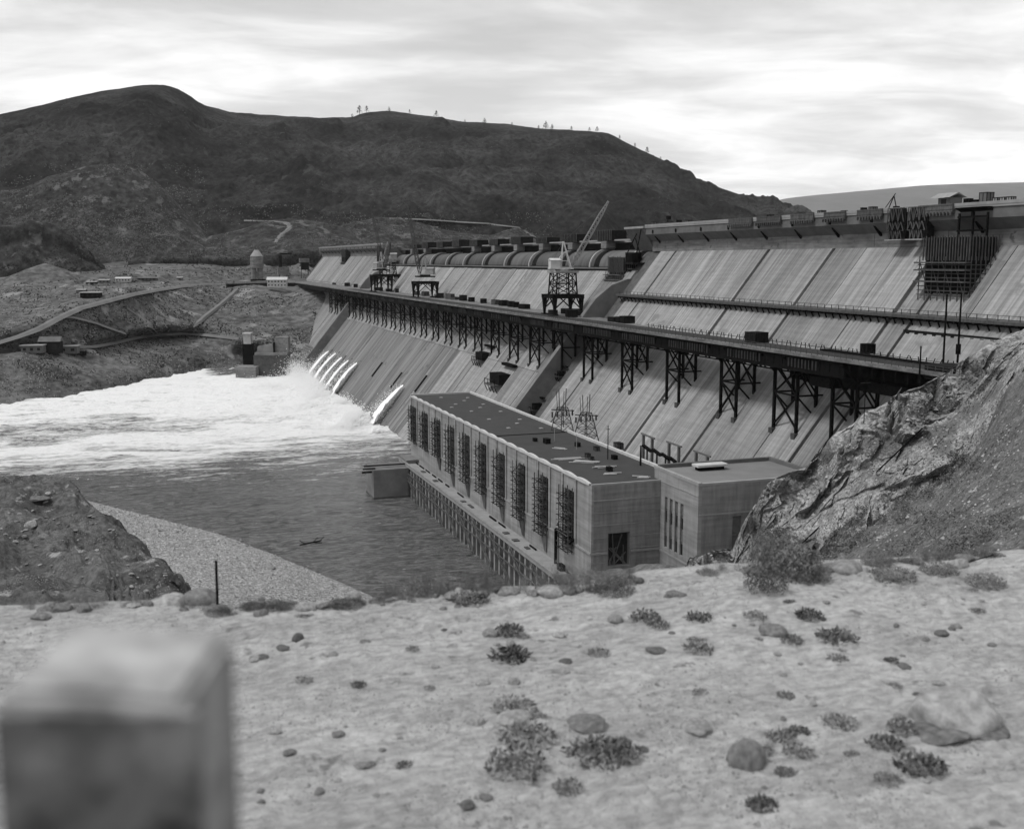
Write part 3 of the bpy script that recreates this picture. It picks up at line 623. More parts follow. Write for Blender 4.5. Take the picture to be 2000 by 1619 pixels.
# ------------------------------------------------------------------ cranes
def lattice(mb, a, b_, w0, w1, n, t_=.25, up=Vector((0, 0, 1))):
    a = Vector(a); b_ = Vector(b_); d = (b_-a).normalized()
    if abs(d.dot(up)) > .98: up = Vector((0, 1, 0))
    s = d.cross(up).normalized(); h = s.cross(d).normalized(); P = []
    for i in range(n+1):
        k = i/n; c = a + (b_-a)*k; w_ = (w0 + (w1-w0)*k)/2
        P.append([c+s*w_+h*w_, c-s*w_+h*w_, c-s*w_-h*w_, c+s*w_-h*w_])
    for i in range(n):
        for j in range(4):
            mb.beam(P[i][j], P[i+1][j], t_); mb.beam(P[i][j], P[i+1][(j+1) % 4], t_*.7); mb.beam(P[i][j], P[i][(j+1) % 4], t_*.7)
def crane(loc, s, legh, towh, heading, lab, boomlen, boomel, rz=0, kind='tall', topw=.7, boomm='boom', cabm='sheet'):
    c = empty('gantry_crane', loc, rz, lab, 'crane', 'gantry cranes on the trestle')
    h = s/2; L = legh
    for sx in (-1, 1):
        for sy in (-1, 1):
            mb = MB(); mb.quadbox([(sx*h-.35,sy*h-.35,0),(sx*h+.35,sy*h-.35,0),(sx*h+.35,sy*h+.35,0),(sx*h-.35,sy*h+.35,0),(sx*h-.9,sy*h-.9,L-.8),(sx*h+.9,sy*h-.9,L-.8),(sx*h+.9,sy*h+.9,L-.8),(sx*h-.9,sy*h+.9,L-.8)])
            mb.box(sx*h-1.2, sx*h+1.2, sy*h-1.5, sy*h+1.5, 0, .7)
            mb.beam((sx*h, sy*h, L*.35), (sx*(h-L*.6), sy*h, L-1), .45); mb.beam((sx*h, sy*h, L*.35), (sx*h, sy*(h-L*.6), L-1), .45)
            mb.build('leg', M['steel'], c)
    mb = MB()
    for q in (-1, 1): mb.box(-h-1.2, h+1.2, q*h-.7, q*h+.7, L-.8, L+.9); mb.box(q*h-.7, q*h+.7, -h+.7, h-.7, L-.8, L+.9)
    mb.build('portal_beam', M['steel'], c)
    T = L + .9 + towh; w0 = h*.78; w1 = h*topw
    mb = MB(); lv = [L+.9, L+.9+towh*.5, T]
    if towh > 3:
        for a, b2 in ((0, 1), (1, 2)):
            za, zb = lv[a], lv[b2]; wa = w0+(w1-w0)*a/2; wb = w0+(w1-w0)*b2/2
            for i in range(4):
                sx, sy = [(-1,-1),(1,-1),(1,1),(-1,1)][i]; tx, ty = [(1,-1),(1,1),(-1,1),(-1,-1)][i]
                mb.beam((sx*wa, sy*wa, za), (sx*wb, sy*wb, zb), .5); mb.beam((sx*wa, sy*wa, za), (tx*wb, ty*wb, zb), .3); mb.beam((tx*wa, ty*wa, za), (sx*wb, sy*wb, zb), .3)
                mb.beam((sx*wb, sy*wb, zb), (tx*wb, ty*wb, zb), .35)
                mb.beam(((sx+tx)/2*wa, (sy+ty)/2*wa, za), ((sx+tx)/2*wb, (sy+ty)/2*wb, zb), .3)
        mb.build('tower', M['steel'], c)
    mb = MB(); mb.box(-w1-1, w1+1, -w1-1, w1+1, T, T+.9); mb.cyl((0, 0), w1*.8, w1*.8, T+.9, T+1.6, 14); mb.build('turntable_base', M['steel' if kind == 'low' else 'sheet'], c)
    # upper works turn with the boom
    hd = Vector((math.sin(heading), math.cos(heading), 0)); sd_ = Vector((hd.y, -hd.x, 0))
    up = bpy.data.objects.new('upper_works', None); COL.objects.link(up); up.parent = c; up.location = (0, 0, T+1.6); up.rotation_euler = (0, 0, -heading)
    k = s/12.5
    MB().box(-3.2*k, 3.2*k, -6.2*k, 4.2*k, 0, .6*k).build('turntable', M['crane' if cabm == 'white' else 'sheet'], up)
    MB().box(-2.8*k, 2.8*k, -6.0*k, -1.6*k, .6*k, 3.9*k).prism([(-3.1*k, 3.9*k), (0, 4.8*k), (3.1*k, 3.9*k)], -6.2*k, -1.4*k).build('machinery_house', M[cabm], up)
    mb = MB(); ap = 12.0*k
    for q in (-1, 1):
        mb.beam((q*1.6*k, 3.4*k, .6*k), (0.15*q, .2*k, ap), .45*k); mb.beam((q*1.6*k, -1.0*k, .6*k), (0.15*q, -.1*k, ap), .4*k)
    for f_ in (.3, .6): mb.beam((-1.6*k*(1-f_), 3.4*k*(1-f_), ap*f_), (1.6*k*(1-f_), 3.4*k*(1-f_), ap*f_), .3*k); mb.beam((1.6*k*(1-f_), 3.4*k*(1-f_), ap*f_), (1.6*k*(1-f_), -1*k*(1-f_), ap*f_), .3*k)
    mb.build('mast_frame', M['crane' if cabm == 'white' else 'boom'], up)
    tip = Vector((0, 3.6*k + boomlen*math.cos(boomel), .8 + boomlen*math.sin(boomel)))
    a = Vector((0, 3.6*k, .8)); m1 = a + (tip-a)*.15; m2 = a + (tip-a)*.8
    mb = MB(); lattice(mb, a, m1, .8*k, 2.0*k, 2, .3*k); lattice(mb, m1, m2, 2.0*k, 1.5*k, 12, .3*k); lattice(mb, m2, tip, 1.5*k, .5, 4, .28*k)
    mb.build('boom', M[boomm], up)
    mb = MB(); apx = Vector((0, 0, ap)); mb.beam(apx, tip, .1); mb.beam(apx + Vector((.3, 0, 0)), tip, .1); mb.beam(apx, (0, -5*k, 3*k), .14)
    mb.build('stay_cable', M['steelgrey'], up)
    return c
def head_to(p, px, py):            # heading so the boom points over a pixel at similar distance
    q = at_y(px, py, p[1]); return q
crane((176.6, 441.8, 70.05), 12.4, 8.2, 9.3, rad(100), 'tall black gantry crane nearest the middle, pale cab and long raised boom', 33, rad(60), cabm='white')
crane((187, 838, 70.05), 14.5, 12, 9.5, rad(-80), 'tallest far gantry crane, with steep boom to the left', 36, rad(78), topw=.62, boomm='steelgrey')
crane((176, 812, 70.05), 13, 12, 3.0, rad(150), 'low far gantry crane at the left, beside the tallest crane', 20, rad(70), kind='low', boomm='steelgrey')
crane((175, 676, 70.05), 12.5, 9.5, 2.6, rad(-60), 'low gantry crane standing alone between the tall cranes, thin upright boom', 44, rad(80), kind='low', boomm='steelgrey')

# ------------------------------------------------------------------ things lying on the trestle deck
def crate(x, y, z, sx, sy, h, m, name, lab, cat, grp=None, rz=0.0, slats=True, legs=False):
    o = empty(name, (x, y, z), rz, lab, cat, grp)
    MB().box(-sx/2, sx/2, -sy/2, sy/2, .0, h).build('body', m, o)
    mb = MB(); n = max(2, int(max(sx, sy)/1.2))
    for k in range(n+1):
        xx = -sx/2 + sx*k/n; yy = -sy/2 + sy*k/n
        mb.box(xx-.08, xx+.08, -sy/2-.09, -sy/2-.005, 0, h+.12); mb.box(-sx/2-.09, -sx/2-.005, yy-.08, yy+.08, 0, h+.12)
    mb.box(-sx/2-.1, sx/2+.1, -sy/2-.1, sy/2+.1, h+.005, h+.16)
    mb.build('batten', M['darktimber'], o)
    return o
crate(170.5, 273.8, 70.05, 4.4, 5.0, 3.0, M['darktimber'], 'work_hut', 'dark skip-like hut on the near part of the trestle deck', 'hut', rz=.1)
crate(178, 232.5, 70.05, 2.6, 2.6, 2.4, M['steel'], 'tool_box', 'small black box on a low platform by the deck fence, near end', 'box')
deckpos = [(1116,619),(1130,616),(1150,612),(1163,614),(1200,628),(1214,630),(1225,631)] + [(908,585),(922,587),(956,592),(985,597),(998,599),(1010,600),(1024,603),(1080,618),(885,584),(870,581),(860,582),(940,589),(970,595)] + [(750,566),(768,567),(785,569),(800,571),(822,576),(838,578),(720,561),(700,559),(660,556)]
rel = ['under the middle crane', 'just right of the middle crane', 'right of the crane legs', 'second right of the crane legs', 'beside the start of the deck fence', 'on the edge of the wide deck', 'at the end of the wide deck']
for i, (px, py) in enumerate(deckpos):
    p = at_z(px, py, 70.1); p.x = min(max(p.x, 166), 183)
    big = R.random()
    if i < 7: lab, g = 'dark load of timber forms %s' % rel[i], None
    elif i < 20: lab, g = 'dark form panel stack on the deck left of the middle crane', 'form panels stacked left of the middle crane'
    else: lab, g = 'dark stack of materials on the far deck among the cranes', 'stacks among the far cranes'
    crate(p.x, p.y, 70.05, R.uniform(2.5, 4.5), R.uniform(3, 7), R.uniform(1.4, 3.2), R.choice([M['steel'], M['darktimber'], M['timber']]), 'material_stack', lab, 'material stack', g, R.uniform(-.3, .3))
mb = MB()
for k in range(4): mb.box(-1.2+k*.7, -.8+k*.7, -24, 24, .0, .5)
lb = empty('long_timbers', (170.6, 218, 70.25), rz=-.03, label='long dark timbers lying on the near end of the deck', cat='timbers'); mb.build('beam', M['steel'], lb)
crate(167, 189, 68, 7, 9, 3.2, M['darktimber'], 'slatted_shed', 'dark slatted shed where the trestle meets the rock', 'shed')
crate(157.5, 190, 55.5, 5.5, 6, 8.5, M['timber'], 'water_tank', 'square slatted timber tank below the trestle end', 'tank')

# ------------------------------------------------------------------ powerhouse
ph = empty('powerhouse', (117, 333, 13), label='long flat-roofed concrete powerhouse with ten tall window bays', cat='powerhouse')
PX0, PX1, PY0, PY1, PZ = 104.0, 130.0, 240.0, 428.0, 38.5
def ppart(mb, name, m, parent=None):
    mb.v = [(x-117, y-333, z-13) for x, y, z in mb.v]; return mb.build(name, m, parent or ph)
wins = [421 - 18.5*k for k in range(10)]
mb = MB(); prev = PY0
for wv in sorted(wins):
    a, c = wv-3.1, wv+3.1
    mb.box(PX0, PX0+2.4, prev, a, -3, PZ); mb.box(PX0, PX0+2.4, a, c, -3, 19.2); mb.box(PX0, PX0+2.4, a, c, 34.8, PZ); prev = c
mb.box(PX0, PX0+2.4, prev, PY1, -3, PZ)
mb.box(PX0+2.4, PX1, PY1-2, PY1, -3, PZ); mb.box(PX1-2, PX1, PY0, PY1-2, -3, PZ)
ppart(mb, 'wall', M['power'])
mb = MB(); D0, D1 = 108.6, 114.6
mb.box(PX0+2.4, D0, PY0, PY0+2, 0, PZ); mb.box(D1, PX1-2, PY0, PY0+2, 0, PZ); mb.box(D0, D1, PY0, PY0+2, 26.2, PZ); mb.box(D0, D1, PY0, PY0+2, 0, 17.6)
ppart(mb, 'end_wall', M['power_end'])
ppart(MB().box(PX0+.6, PX0+2.39, PY0-.05, PY0-.001, 0, PZ-.1), 'corner_face', M['power_end'])
for k in range(7):     # cast bands across the end wall
    z = 15.5 + k*3.2; [ppart(MB().box(a_, b_, PY0-.10-.01*k, PY0-.052, z, z+.22), 'lift_line', M['power']) for a_, b_ in (((PX0+.1, PX1-2),) if z > 26 else ((PX0+.1, D0-.1), (D1+.1, PX1-2)))]
ppart(MB().box(PX0+.05, PX1-.05, PY0+.05, PY1-.05, PZ, PZ+.35), 'roof', M['roof'])
for wv in wins:
    wn = ppart(MB().box(PX0+1.6, PX0+1.8, wv-3.09, wv+3.09, 19.21, 34.79), 'window', M['window'])
    mb = MB()
    for k in range(1, 4): mb.box(PX0+1.4, PX0+1.59, wv-3.08+k*1.55, wv-2.9+k*1.55, 19.3, 34.7)
    for k in range(1, 9): mb.box(PX0+1.36, PX0+1.39, wv-3.05, wv+3.05, 19.2+k*1.75, 19.35+k*1.75)
    o = mb; o.v = [(x-117, y-333, z-13) for x, y, z in o.v]; o.build('mullion', M['steelgrey'], wn)
    for s in (-1, 1): ppart(MB().box(PX0-.35, PX0-.003, wv+s*4.6-.55, wv+s*4.6+.55, 21.7, PZ-.2), 'pilaster', M['power'])
    ppart(MB().box(PX0-.06, PX0-.004, wv+5.9, wv+6.15, 21.9, PZ-.3), 'joint_strip', M['steelgrey'])
ppart(MB().box(PX0-.28, PX0-.002, PY0, PY1, 21.0, 21.55), 'ledge', M['parapet'])
[ppart(MB().box(a_, b_, PY0-.30, PY0-.17, 21.0, 21.5), 'ledge', M['parapet']) for a_, b_ in ((PX0-.2, D0-.2), (D1+.2, PX1-2))]
ppart(MB().box(PX1-.7, PX1+.15, PY0, PY1, PZ+.1, PZ+1.1), 'coping', M['pale'])
ppart(MB().box(PX0, PX1-.7, PY1-.6, PY1+.1, PZ+.1, PZ+1.0), 'coping', M['pale'])
ppart(MB().box(PX0-.05, PX1-.8, PY0-.08, PY0+.6, PZ+.02, PZ+.5), 'coping', M['parapet'])
u = PY0 + 1.5                             # scalloped coping on the river side
while u < PY1 - 5:
    L = 9.25; pts = []
    for k in range(9): pts.append((u + L*k/8, math.sin(math.pi*k/8)*.38))
    mb = MB()
    for (a, h0), (c, h1) in zip(pts, pts[1:]):
        mb.quadbox([(PX0-.15-h0*.6,a,PZ),(PX0+.55,a,PZ),(PX0+.55,c,PZ),(PX0-.15-h1*.6,c,PZ),(PX0-.15-h0*.6,a,PZ+.5+h0),(PX0+.55,a,PZ+.5+h0),(PX0+.55,c,PZ+.5+h1),(PX0-.15-h1*.6,c,PZ+.5+h1)])
    ppart(mb, 'coping_arch', M['pale']); u += L
for px, py in ((1,1),):
    for i in range(11):
        for j, xx in enumerate((109.5, 113.5, 119.5, 123.5)):
            if (i + j) % 2 and i < 9 and R.random() < .92: ppart(MB().box(xx, xx+1.1, 418-i*10.5-j*2, 419.6-i*10.5-j*2, PZ+.35, PZ+.6), 'roof_vent', M['sheet'])
# doorway and things inside the end wall
ppart(MB().box(D0, D1, PY0+1.5, PY0+1.8, 17.6, 26.2), 'doorway', M['window'])
mb = MB(); 
for k in range(12):
    a = (R.uniform(D0+.3, D1-.3), PY0+1.2, 17.7); c = (R.uniform(D0+.2, D1-.2), PY0+1.3, R.uniform(20, 26)); mb.beam(a, c, .22)
ppart(mb, 'door_bracing', M['timber'])
# framework ghosts of unfinished draft opening under the near bays
mb = MB(); 
for z in (22.6,): mb.beam((103.2, 250, z), (103.2, 262, z), .6)
mb.beam((103.2, 262, z), (103.2, 262, 13), .7); mb.beam((103.2, 250, z), (103.2, 252, 21), .5)
hz_ = empty('hoist_frame', (103.2, 256, 13), label='dark timber hoist frame on the walkway below the nearest window bay', cat='frame')
mb.v = [(x-103.2, y-256, z-13) for x, y, z in mb.v]; mb.build('frame', M['steel'], hz_)
MB().box(-1.6, -.2, -1.5, 1.2, 0, 1.6).build('winch', M['steel'], hz_)
# scaffolds: one per window bay
def scaffold(wv, i):
    z0, z1 = (18.5 if i > 2 else 21), 35.3
    s = empty('window_scaffold', (103.9, wv, z0), label='pole scaffold hung on the %s window bay from the far end of the powerhouse' % ORD[i], cat='scaffold', group='scaffolds on the powerhouse windows')
    hgt = z1 - z0; W = 3.3
    for y in (-W, 0, W):
        for x in (-1.6, -.5): MB().box(x-.11, x+.11, y-.11, y+.11, 0, hgt + R.uniform(0, .8)).build('pole', M['timber'], s)
    n = 11 + (i % 3)
    for k in range(n):
        z = .6 + k*(hgt-1)/n
        MB().beam((-2.0, -W-.5, z), (-2.0, W+.4, z + R.uniform(-.1, .1)), .16).beam((-.45, -W-.3, z), (-.45, W+.3, z), .16).beam((-2.4, -W, z), (-.1, -W, z), .13).beam((-2.4, W, z), (-.1, W, z), .13).beam((-2.3, 0, z), (-.1, 0, z), .13).build('ledger', M['timber' if k % 2 else 'darktimber'], s)
    for k in range(3 + i % 3):
        z = R.uniform(1, hgt-1); a = R.uniform(-W, 0)
        MB().box(-1.9, -.4, a, a + R.uniform(2, 3.4), z, z+.1).build('plank', M['timber'], s)
    mb = MB()
    for k in range(5): z = k*hgt/5; mb.beam((-1.95, -W if k % 2 else W, z), (-1.95, W if k % 2 else -W, z+hgt/5), .13)
    mb.build('diagonal', M['darktimber'], s)
    if i in (2, 3, 4, 5, 6, 7, 8):
        mb = MB(); mb.prism([(-.25, -W*.9), (-.25, W*.75), (-.25, W*.75)], 0, 1) if False else None
        mb.quadbox([(-.22,-W+.8,-4.6),(-.05,-W+.8,-4.6),(-.05,-W+2.4,-4.6),(-.22,-W+2.4,-4.6),(-.22,-W+.6,0),(-.05,-W+.6,0),(-.05,W-1,0),(-.22,W-1,0)])
        mb.build('hanging_tarp', M['timber'], s)
for i, wv in enumerate(wins): scaffold(wv, i)
# water stains / construction lumber on the roof
ZR = PZ + .36
def planks(name, lab, px, py, n, ln, m, spread=1.2, rz=0):
    p = at_z(px, py, ZR); o = empty(name, p, rz, lab, 'lumber')
    for k in range(n):
        a = R.uniform(-.25, .25); y = R.uniform(-spread, spread); q = R.uniform(-1, 1)
        MB().beam((q + math.sin(a)*ln/2, y + math.cos(a)*ln/2, .1+.06*k), (q - math.sin(a)*ln/2, y - math.cos(a)*ln/2, .1+.06*k), .32, .14).build('board', m, o)
planks('lumber_pile', 'loose pale boards fanned out on the powerhouse roof', 1140, 903, 6, 7, M['palewood'], rz=.9)
planks('lumber_pile', 'pale boards stacked crosswise near the middle of the roof', 1110, 897, 4, 8, M['palewood'], rz=1.6)
planks('lumber_pile', 'short pale boards on the roof beside the seam', 1090, 877, 4, 3.5, M['palewood'], rz=.5)
planks('lumber_pile', 'scattered pale boards near the near end of the roof', 1180, 914, 6, 5, M['palewood'], rz=1.5)
planks('lumber_pile', 'pale boards by the annex corner of the roof', 1250, 932, 4, 3, M['palewood'], rz=1.2)
planks('lumber_pile', 'pale boards lying below the scattered heap on the roof', 1197, 926, 4, 3.5, M['palewood'], rz=1.3)
for i, (px, py, s) in enumerate(((1068,866,1.6),(1128,872,1.2),(1148,893,1.1),(1190,920,1.2),(1155,899,1.0),(1208,877,2.0),(1045,862,1.0),(1200,897,1.2),(1165,880,1.2))):
    p = at_z(px, py, ZR); crate(p.x, p.y, ZR, .9*s, 1.4*s, .9*s, R.choice([M['steel'], M['timber'], M['darktimber']]), 'roof_equipment', ['dark box cluster near the roof seam','dark keg near the far poles of the roof','dark box among the fanned boards','dark box beside the near boards','small dark box left of the fanned boards','dark winch at the upstream edge of the roof','dark barrel at the roof seam','dark crate by the roof pole','dark crate below the roof winch'][i], 'equipment')
ppart(MB().box(PX0+.6, PX1-.8, 318.6, 319.0, PZ+.35, PZ+.55), 'roof_seam', M['steel'])
def polething(px, py, h, lab, cross=True, z=ZR, m='steel', r_=.16):
    p = at_z(px, py, z); o = empty('utility_pole', p, 0, lab, 'pole')
    MB().cyl((0, 0), r_, r_*.7, 0, h, 8).build('pole', M[m], o)
    if cross: MB().beam((-1.0, -1.2, h-.8), (1.0, 1.2, h-1.2), .16).build('crossarm', M[m], o)
    return o
polething(1187, 897, 9.5, 'thin dark pole with crossarm on the powerhouse roof')
polething(1251, 909, 5.5, 'short thick dark pole on the upstream edge of the roof', False, r_=.3)
polething(1083, 862, 4, 'pale short post on the far part of the roof', False, m='parapet', r_=.12)
polething(1126, 878, 4.5, 'pale short post in the middle of the roof', False, m='parapet', r_=.12)

# draft tube deck and its piers
td = empty('tailrace_deck', (100, 334, 0), label='narrow concrete deck on rows of piers along the river side of the powerhouse', cat='deck')
def dkpart(mb, name, m):
    mb.v = [(x-100, y-334, z) for x, y, z in mb.v]; return mb.build(name, m, td)
dkpart(MB().box(98.8, 103.99, 232, 428, 11.9, 13), 'deck_slab', M['parapet'])
dkpart(MB().box(98.6, 99.3, 232, 428, 13, 13.45), 'kerb', M['power'])
u = 240
while u < 426:
    if R.random() < .8: dkpart(MB().box(102.6+R.uniform(-.1, .1), 102.9, u, u+R.uniform(4, 8), 13, 13.5), 'timber_baulk', M['steel'])
    if R.random() < .35: dkpart(MB().box(100+R.uniform(0, 1), 101.8, u+2, u+R.uniform(4, 7), 13, 13.3), 'plank', M['timber'])
    u += 9
u = 234; k = 0
while u < 426:
    wd = 1.15 if k % 4 else 1.7
    dkpart(MB().box(99.3, 101.0, u-wd/2, u+wd/2, -3, 11.88), 'pier', M['power' if k % 3 else 'parapet'])
    u += 4.62; k += 1
dkpart(MB().box(103, 103.98, 232, 428, -3, 11.88), 'back_wall', M['joint'])
u = 250
while u < 424:
    for j in range(2):
        dkpart(MB().beam((98.9-.25*j, u+j*1.6, 11.6), (98.6-.25*j, u-19+j*1.6, 1.0), .28), 'raking_strut', M['timber'])
    u += 18.5
dkpart(MB().beam((98.6, 236, 9.6), (98.6, 426, 9.6), .35), 'wale', M['timber'])
dkpart(MB().beam((98.5, 236, 6.6), (98.5, 426, 6.6), .3), 'wale', M['timber'])
# wing wall in the river
wg = empty('river_wing_wall', (92, 414, 0), label='square concrete wing wall standing in the river at the end of the powerhouse deck', cat='wall')
MB().box(-7.1, 7.0, -1.6, 13, -4, 11.8).build('wall', M['training'], wg)
MB().box(-7.3, 6.9, -1.9, -1.605, -4, -.1 + .9).build('waterline_stain', M['joint'], wg)
MB().box(-7.4, -7.11, -1.9, 13, -4, .7).build('waterline_stain', M['joint'], wg)
MB().box(-11, -6, 0, .8, 11.9, 12.3).build('plank', M['steel'], wg); MB().box(-10, 7, 3, 3.8, 12.4, 12.9).build('plank', M['darktimber'], wg); MB().box(-11.5, -7.5, -.8, .2, 10.6, 11.2).build('plank', M['steel'], wg)
MB().box(6.9, 12, 1, 13.9, 11.9, 14.4).build('end_block', M['training'], wg)

# ------------------------------------------------------------------ annex (control building)
an = empty('control_building', (140, 231, 17), label='square flat-roofed concrete annex beside the powerhouse end', cat='building')
AX0, AX1, AY0, AY1, AZ = 123.0, 157.0, 220.6, 243.6, 41.2
def apart(mb, name, m):
    mb.v = [(x-140, y-231, z-17) for x, y, z in mb.v]; return mb.build(name, m, an)
mb = MB(); yy = AY0; wys = [(237.6, 236.2), (235.0, 233.4), (232.2, 230.6), (229.4, 227.8)]
for b1, a1 in sorted(wys):
    mb.box(AX0, AX0+1, yy, a1, 8, AZ); mb.box(AX0, AX0+1, a1, b1, 8, 22.2); mb.box(AX0, AX0+1, a1, b1, 35.2, AZ); yy = b1
mb.box(AX0, AX0+1, yy, AY1, 8, AZ); apart(mb, 'side_wall', M['power'])
for b1, a1 in wys:
    for k in range(4): apart(MB().box(AX0+.4, AX0+.5, a1+.02, b1-.02, 22.3+k*3.25, 25.0+k*3.25), 'window', M['blind' if k % 2 else 'window'])
    apart(MB().box(AX0+.62, AX0+.72, a1, b1, 22.2, 35.2), 'window_back', M['power_end'])
mb = MB(); xx = AX0+1; wxs = [(132.4, 134.8), (136.6, 139.0)]
for a1, b1 in wxs:
    mb.box(xx, a1, AY0, AY0+1, 8, AZ); mb.box(a1, b1, AY0, AY0+1, 8, 19.4); mb.box(a1, b1, AY0, AY0+1, 33.2, AZ); xx = b1
mb.box(xx, AX1, AY0, AY0+1, 8, AZ); mb.box(AX1-1, AX1, AY0+1, AY1-1, 8, AZ); mb.box(AX0+1, AX1, AY1-1, AY1, 8, AZ)
apart(mb, 'wall', M['power_end'])
for a1, b1 in wxs:
    for k in range(3): apart(MB().box(a1+.02, b1-.02, AY0+.4, AY0+.5, 19.5+k*4.6, 23.6+k*4.6), 'window', M['blind' if k else 'window'])
    apart(MB().box(a1, b1, AY0+.62, AY0+.72, 19.4, 33.2), 'window_back', M['power_end'])
apart(MB().box(AX0-.12, AX1, AY0-.12, AY0-.004, 33.9, 34.25), 'band', M['parapet'])
apart(MB().box(AX0-.12, AX0-.004, AY0, AY1, 20.6, 21.1), 'band', M['parapet'])
apart(MB().box(AX0-.12, AX0-.004, AY0, AY1, 38.6, 38.75), 'band', M['parapet'])
apart(MB().box(AX0+.9, AX1-.9, AY0+.9, AY1-.9, AZ-.5, AZ+.12), 'roof', M['annexroof'])
apart(MB().box(AX0-.1, AX0+.9, AY0-.1, AY1+.1, AZ+.01, AZ+.75), 'parapet', M['parapet']); apart(MB().box(AX0+.9, AX1+.1, AY0-.1, AY0+.9, AZ+.01, AZ+.55), 'parapet', M['parapet'])
apart(MB().box(AX0+.9, AX1+.1, AY1-.9, AY1+.1, AZ+.01, AZ+1.1), 'parapet', M['cornice']); apart(MB().box(AX1-.9, AX1+.1, AY0+.9, AY1-.9, AZ+.01, AZ+1.1), 'parapet', M['cornice'])
p = at_z(1386, 914, AZ+.5)
sk = empty('roof_ventilator', (p.x, p.y, AZ+.12), label='white raised slab ventilator on the annex roof', cat='ventilator')
MB().box(-3.6, 3.6, -1.0, 1.0, 0, 1.0).build('base', M['steel'], sk); MB().box(-4.3, 4.3, -1.8, 1.5, 1.0, 1.55).build('cap', M['white'], sk)

# ------------------------------------------------------------------ lattice towers, bus gallows behind the powerhouse
def lat_tower(px, pyb, Y, h, lab, w0=7):
    p = at_y(px, pyb, Y); o = empty('lattice_tower', (p.x, Y, p.z), .3, lab, 'lattice tower', 'lattice towers behind the powerhouse')
    mb = MB(); k = w0/2; t = .22
    for sx, sy in ((-1,-1),(1,-1),(1,1),(-1,1)): mb.beam((sx*k, sy*k, 0), (sx*k*.35, sy*k*.35, h*.68), t)
    mb.build('leg', M['steelgrey'], o); mb = MB()
    for i in range(5):
        z0, z1 = h*.68*i/5, h*.68*(i+1)/5; a = k*(1-.65*i/5); c = k*(1-.65*(i+1)/5)
        for (sx, sy), (tx, ty) in zip(((-1,-1),(1,-1),(1,1),(-1,1)), ((1,-1),(1,1),(-1,1),(-1,-1))):
            mb.beam((sx*a, sy*a, z0), (tx*c, ty*c, z1), .14); mb.beam((sx*c, sy*c, z1), (tx*c, ty*c, z1), .14)
    mb.build('lacing', M['steelgrey'], o)
    mb = MB()
    for q in (-1, 1): mb.beam((q*k*.35, 0, h*.62), (q*k*.35+q*.3, 0, h), .2); mb.beam((q*k*.35, 1, h*.62), (q*k*.45, 1.2, h*.95), .14)
    mb.beam((-k*1.3, 0, h*.66), (k*1.4, 0, h*.60), .3)
    for q in (-1.2, -.6, .5, 1.2): mb.box(q*k-.2, q*k+.2, -.2, .2, h*.52, h*.62)
    mb.build('crossarm', M['steelgrey'], o)
lat_tower(1098, 872, 322, 19, 'left lattice tower rising behind the powerhouse roof')
lat_tower(1144, 880, 312, 18, 'right lattice tower rising behind the powerhouse roof')
def gallows(px, py, px2, py2, Y, lab):
    a = at_y(px, py, Y); b_ = at_y(px2, py2, Y-8); o = empty('pipe_gallows', (a.x, a.y, 24), 0, lab, 'frame', 'pale goalpost frames between powerhouse and dam')
    A = a - Vector((a.x, a.y, 24)); B_ = b_ - Vector((a.x, a.y, 24)); d_ = B_ - A
    MB().beam(A - d_*.25, B_ + d_*.25, .45).build('crossbeam', M['cornice'], o)
    MB().beam(A, (A.x, A.y, 0), .7).build('post', M['cornice'], o); MB().beam(B_, (B_.x, B_.y, 0), .7).build('post', M['cornice'], o)
gallows(1257, 848, 1274, 855, 285, 'taller pale goalpost frame behind the powerhouse roof, left')
gallows(1307, 864, 1326, 871, 275, 'pale goalpost frame behind the annex roof, middle')
gallows(1360, 882, 1382, 890, 268, 'low pale goalpost frame behind the annex roof, right')
for i, (px, py) in enumerate(((1264,878),(1283,886),(1300,894),(1316,902))):
    p = at_y(px, py, 272); o = empty('bus_support', (p.x, p.y, 26), 0, '%s dark slanted block in the row behind the annex roof' % ORD[i].capitalize(), 'support', 'dark supports behind the annex roof')
    MB().beam((-.3, 2, p.z-26+.9), (.3, -2, p.z-26-.2), 1.0, .6).build('head', M['steel'], o); MB().beam((0, 0, 0), (0, 0, p.z-26), .4).build('post', M['steelgrey'], o)

# yard behind / before the powerhouse (ground at dam toe)
tag(MB().box(128, 175, 140, 440, 8, 17.4).build('powerhouse_yard', M['talus']), 'rough ground between powerhouse and dam', None, None, 'structure')

# ------------------------------------------------------------------ crest works on the right
def slatcage(loc, sx, sy, h, lab, name, cat, split=.55):
    o = empty(name, loc, 0, lab, cat)
    mb = MB(); n = int(sy/1.0)
    MB().box(.6, sx, .6, sy-.4, 0, h).build('core', M['darktimber'], o)
    for k in range(n+1): mb.box(0, .25, k*sy/n-.13, k*sy/n+.13, h*split, h+R.uniform(0, .7))
    for k in range(int(sx/1.0)+1): mb.box(k-.1, k+.15, -.1, .12, h*split, h+R.uniform(0, .6))
    mb.build('stud', M['timber'], o); mb = MB()
    for k in range(8): z = h*split*k/8; mb.beam((-.9, -.8, z), (-.9, sy+.5, z), .22); mb.beam((-.9, -.9, z), (sx, -.9, z), .22)
    for k in range(8): y = sy*k/7; mb.beam((-.9, y, -1.5), (-.9, y, h*split+1), .2)
    for k in range(7): x = sx*k/6; mb.beam((x, -.9, -1.5), (x, -.9, h*split+1), .2)
    for k in range(4): mb.beam((-1, sy*k/4, 0), (-1, sy*(k+1)/4, h*split), .18)
    mb.build('scaffold', M['steelgrey'], o); mb = MB()
    for z in (h*.22, h*.42, h*.55): mb.box(-2, .1, -1, sy+1, z, z+.35)
    mb.build('platform', M['timber'], o)
    return o
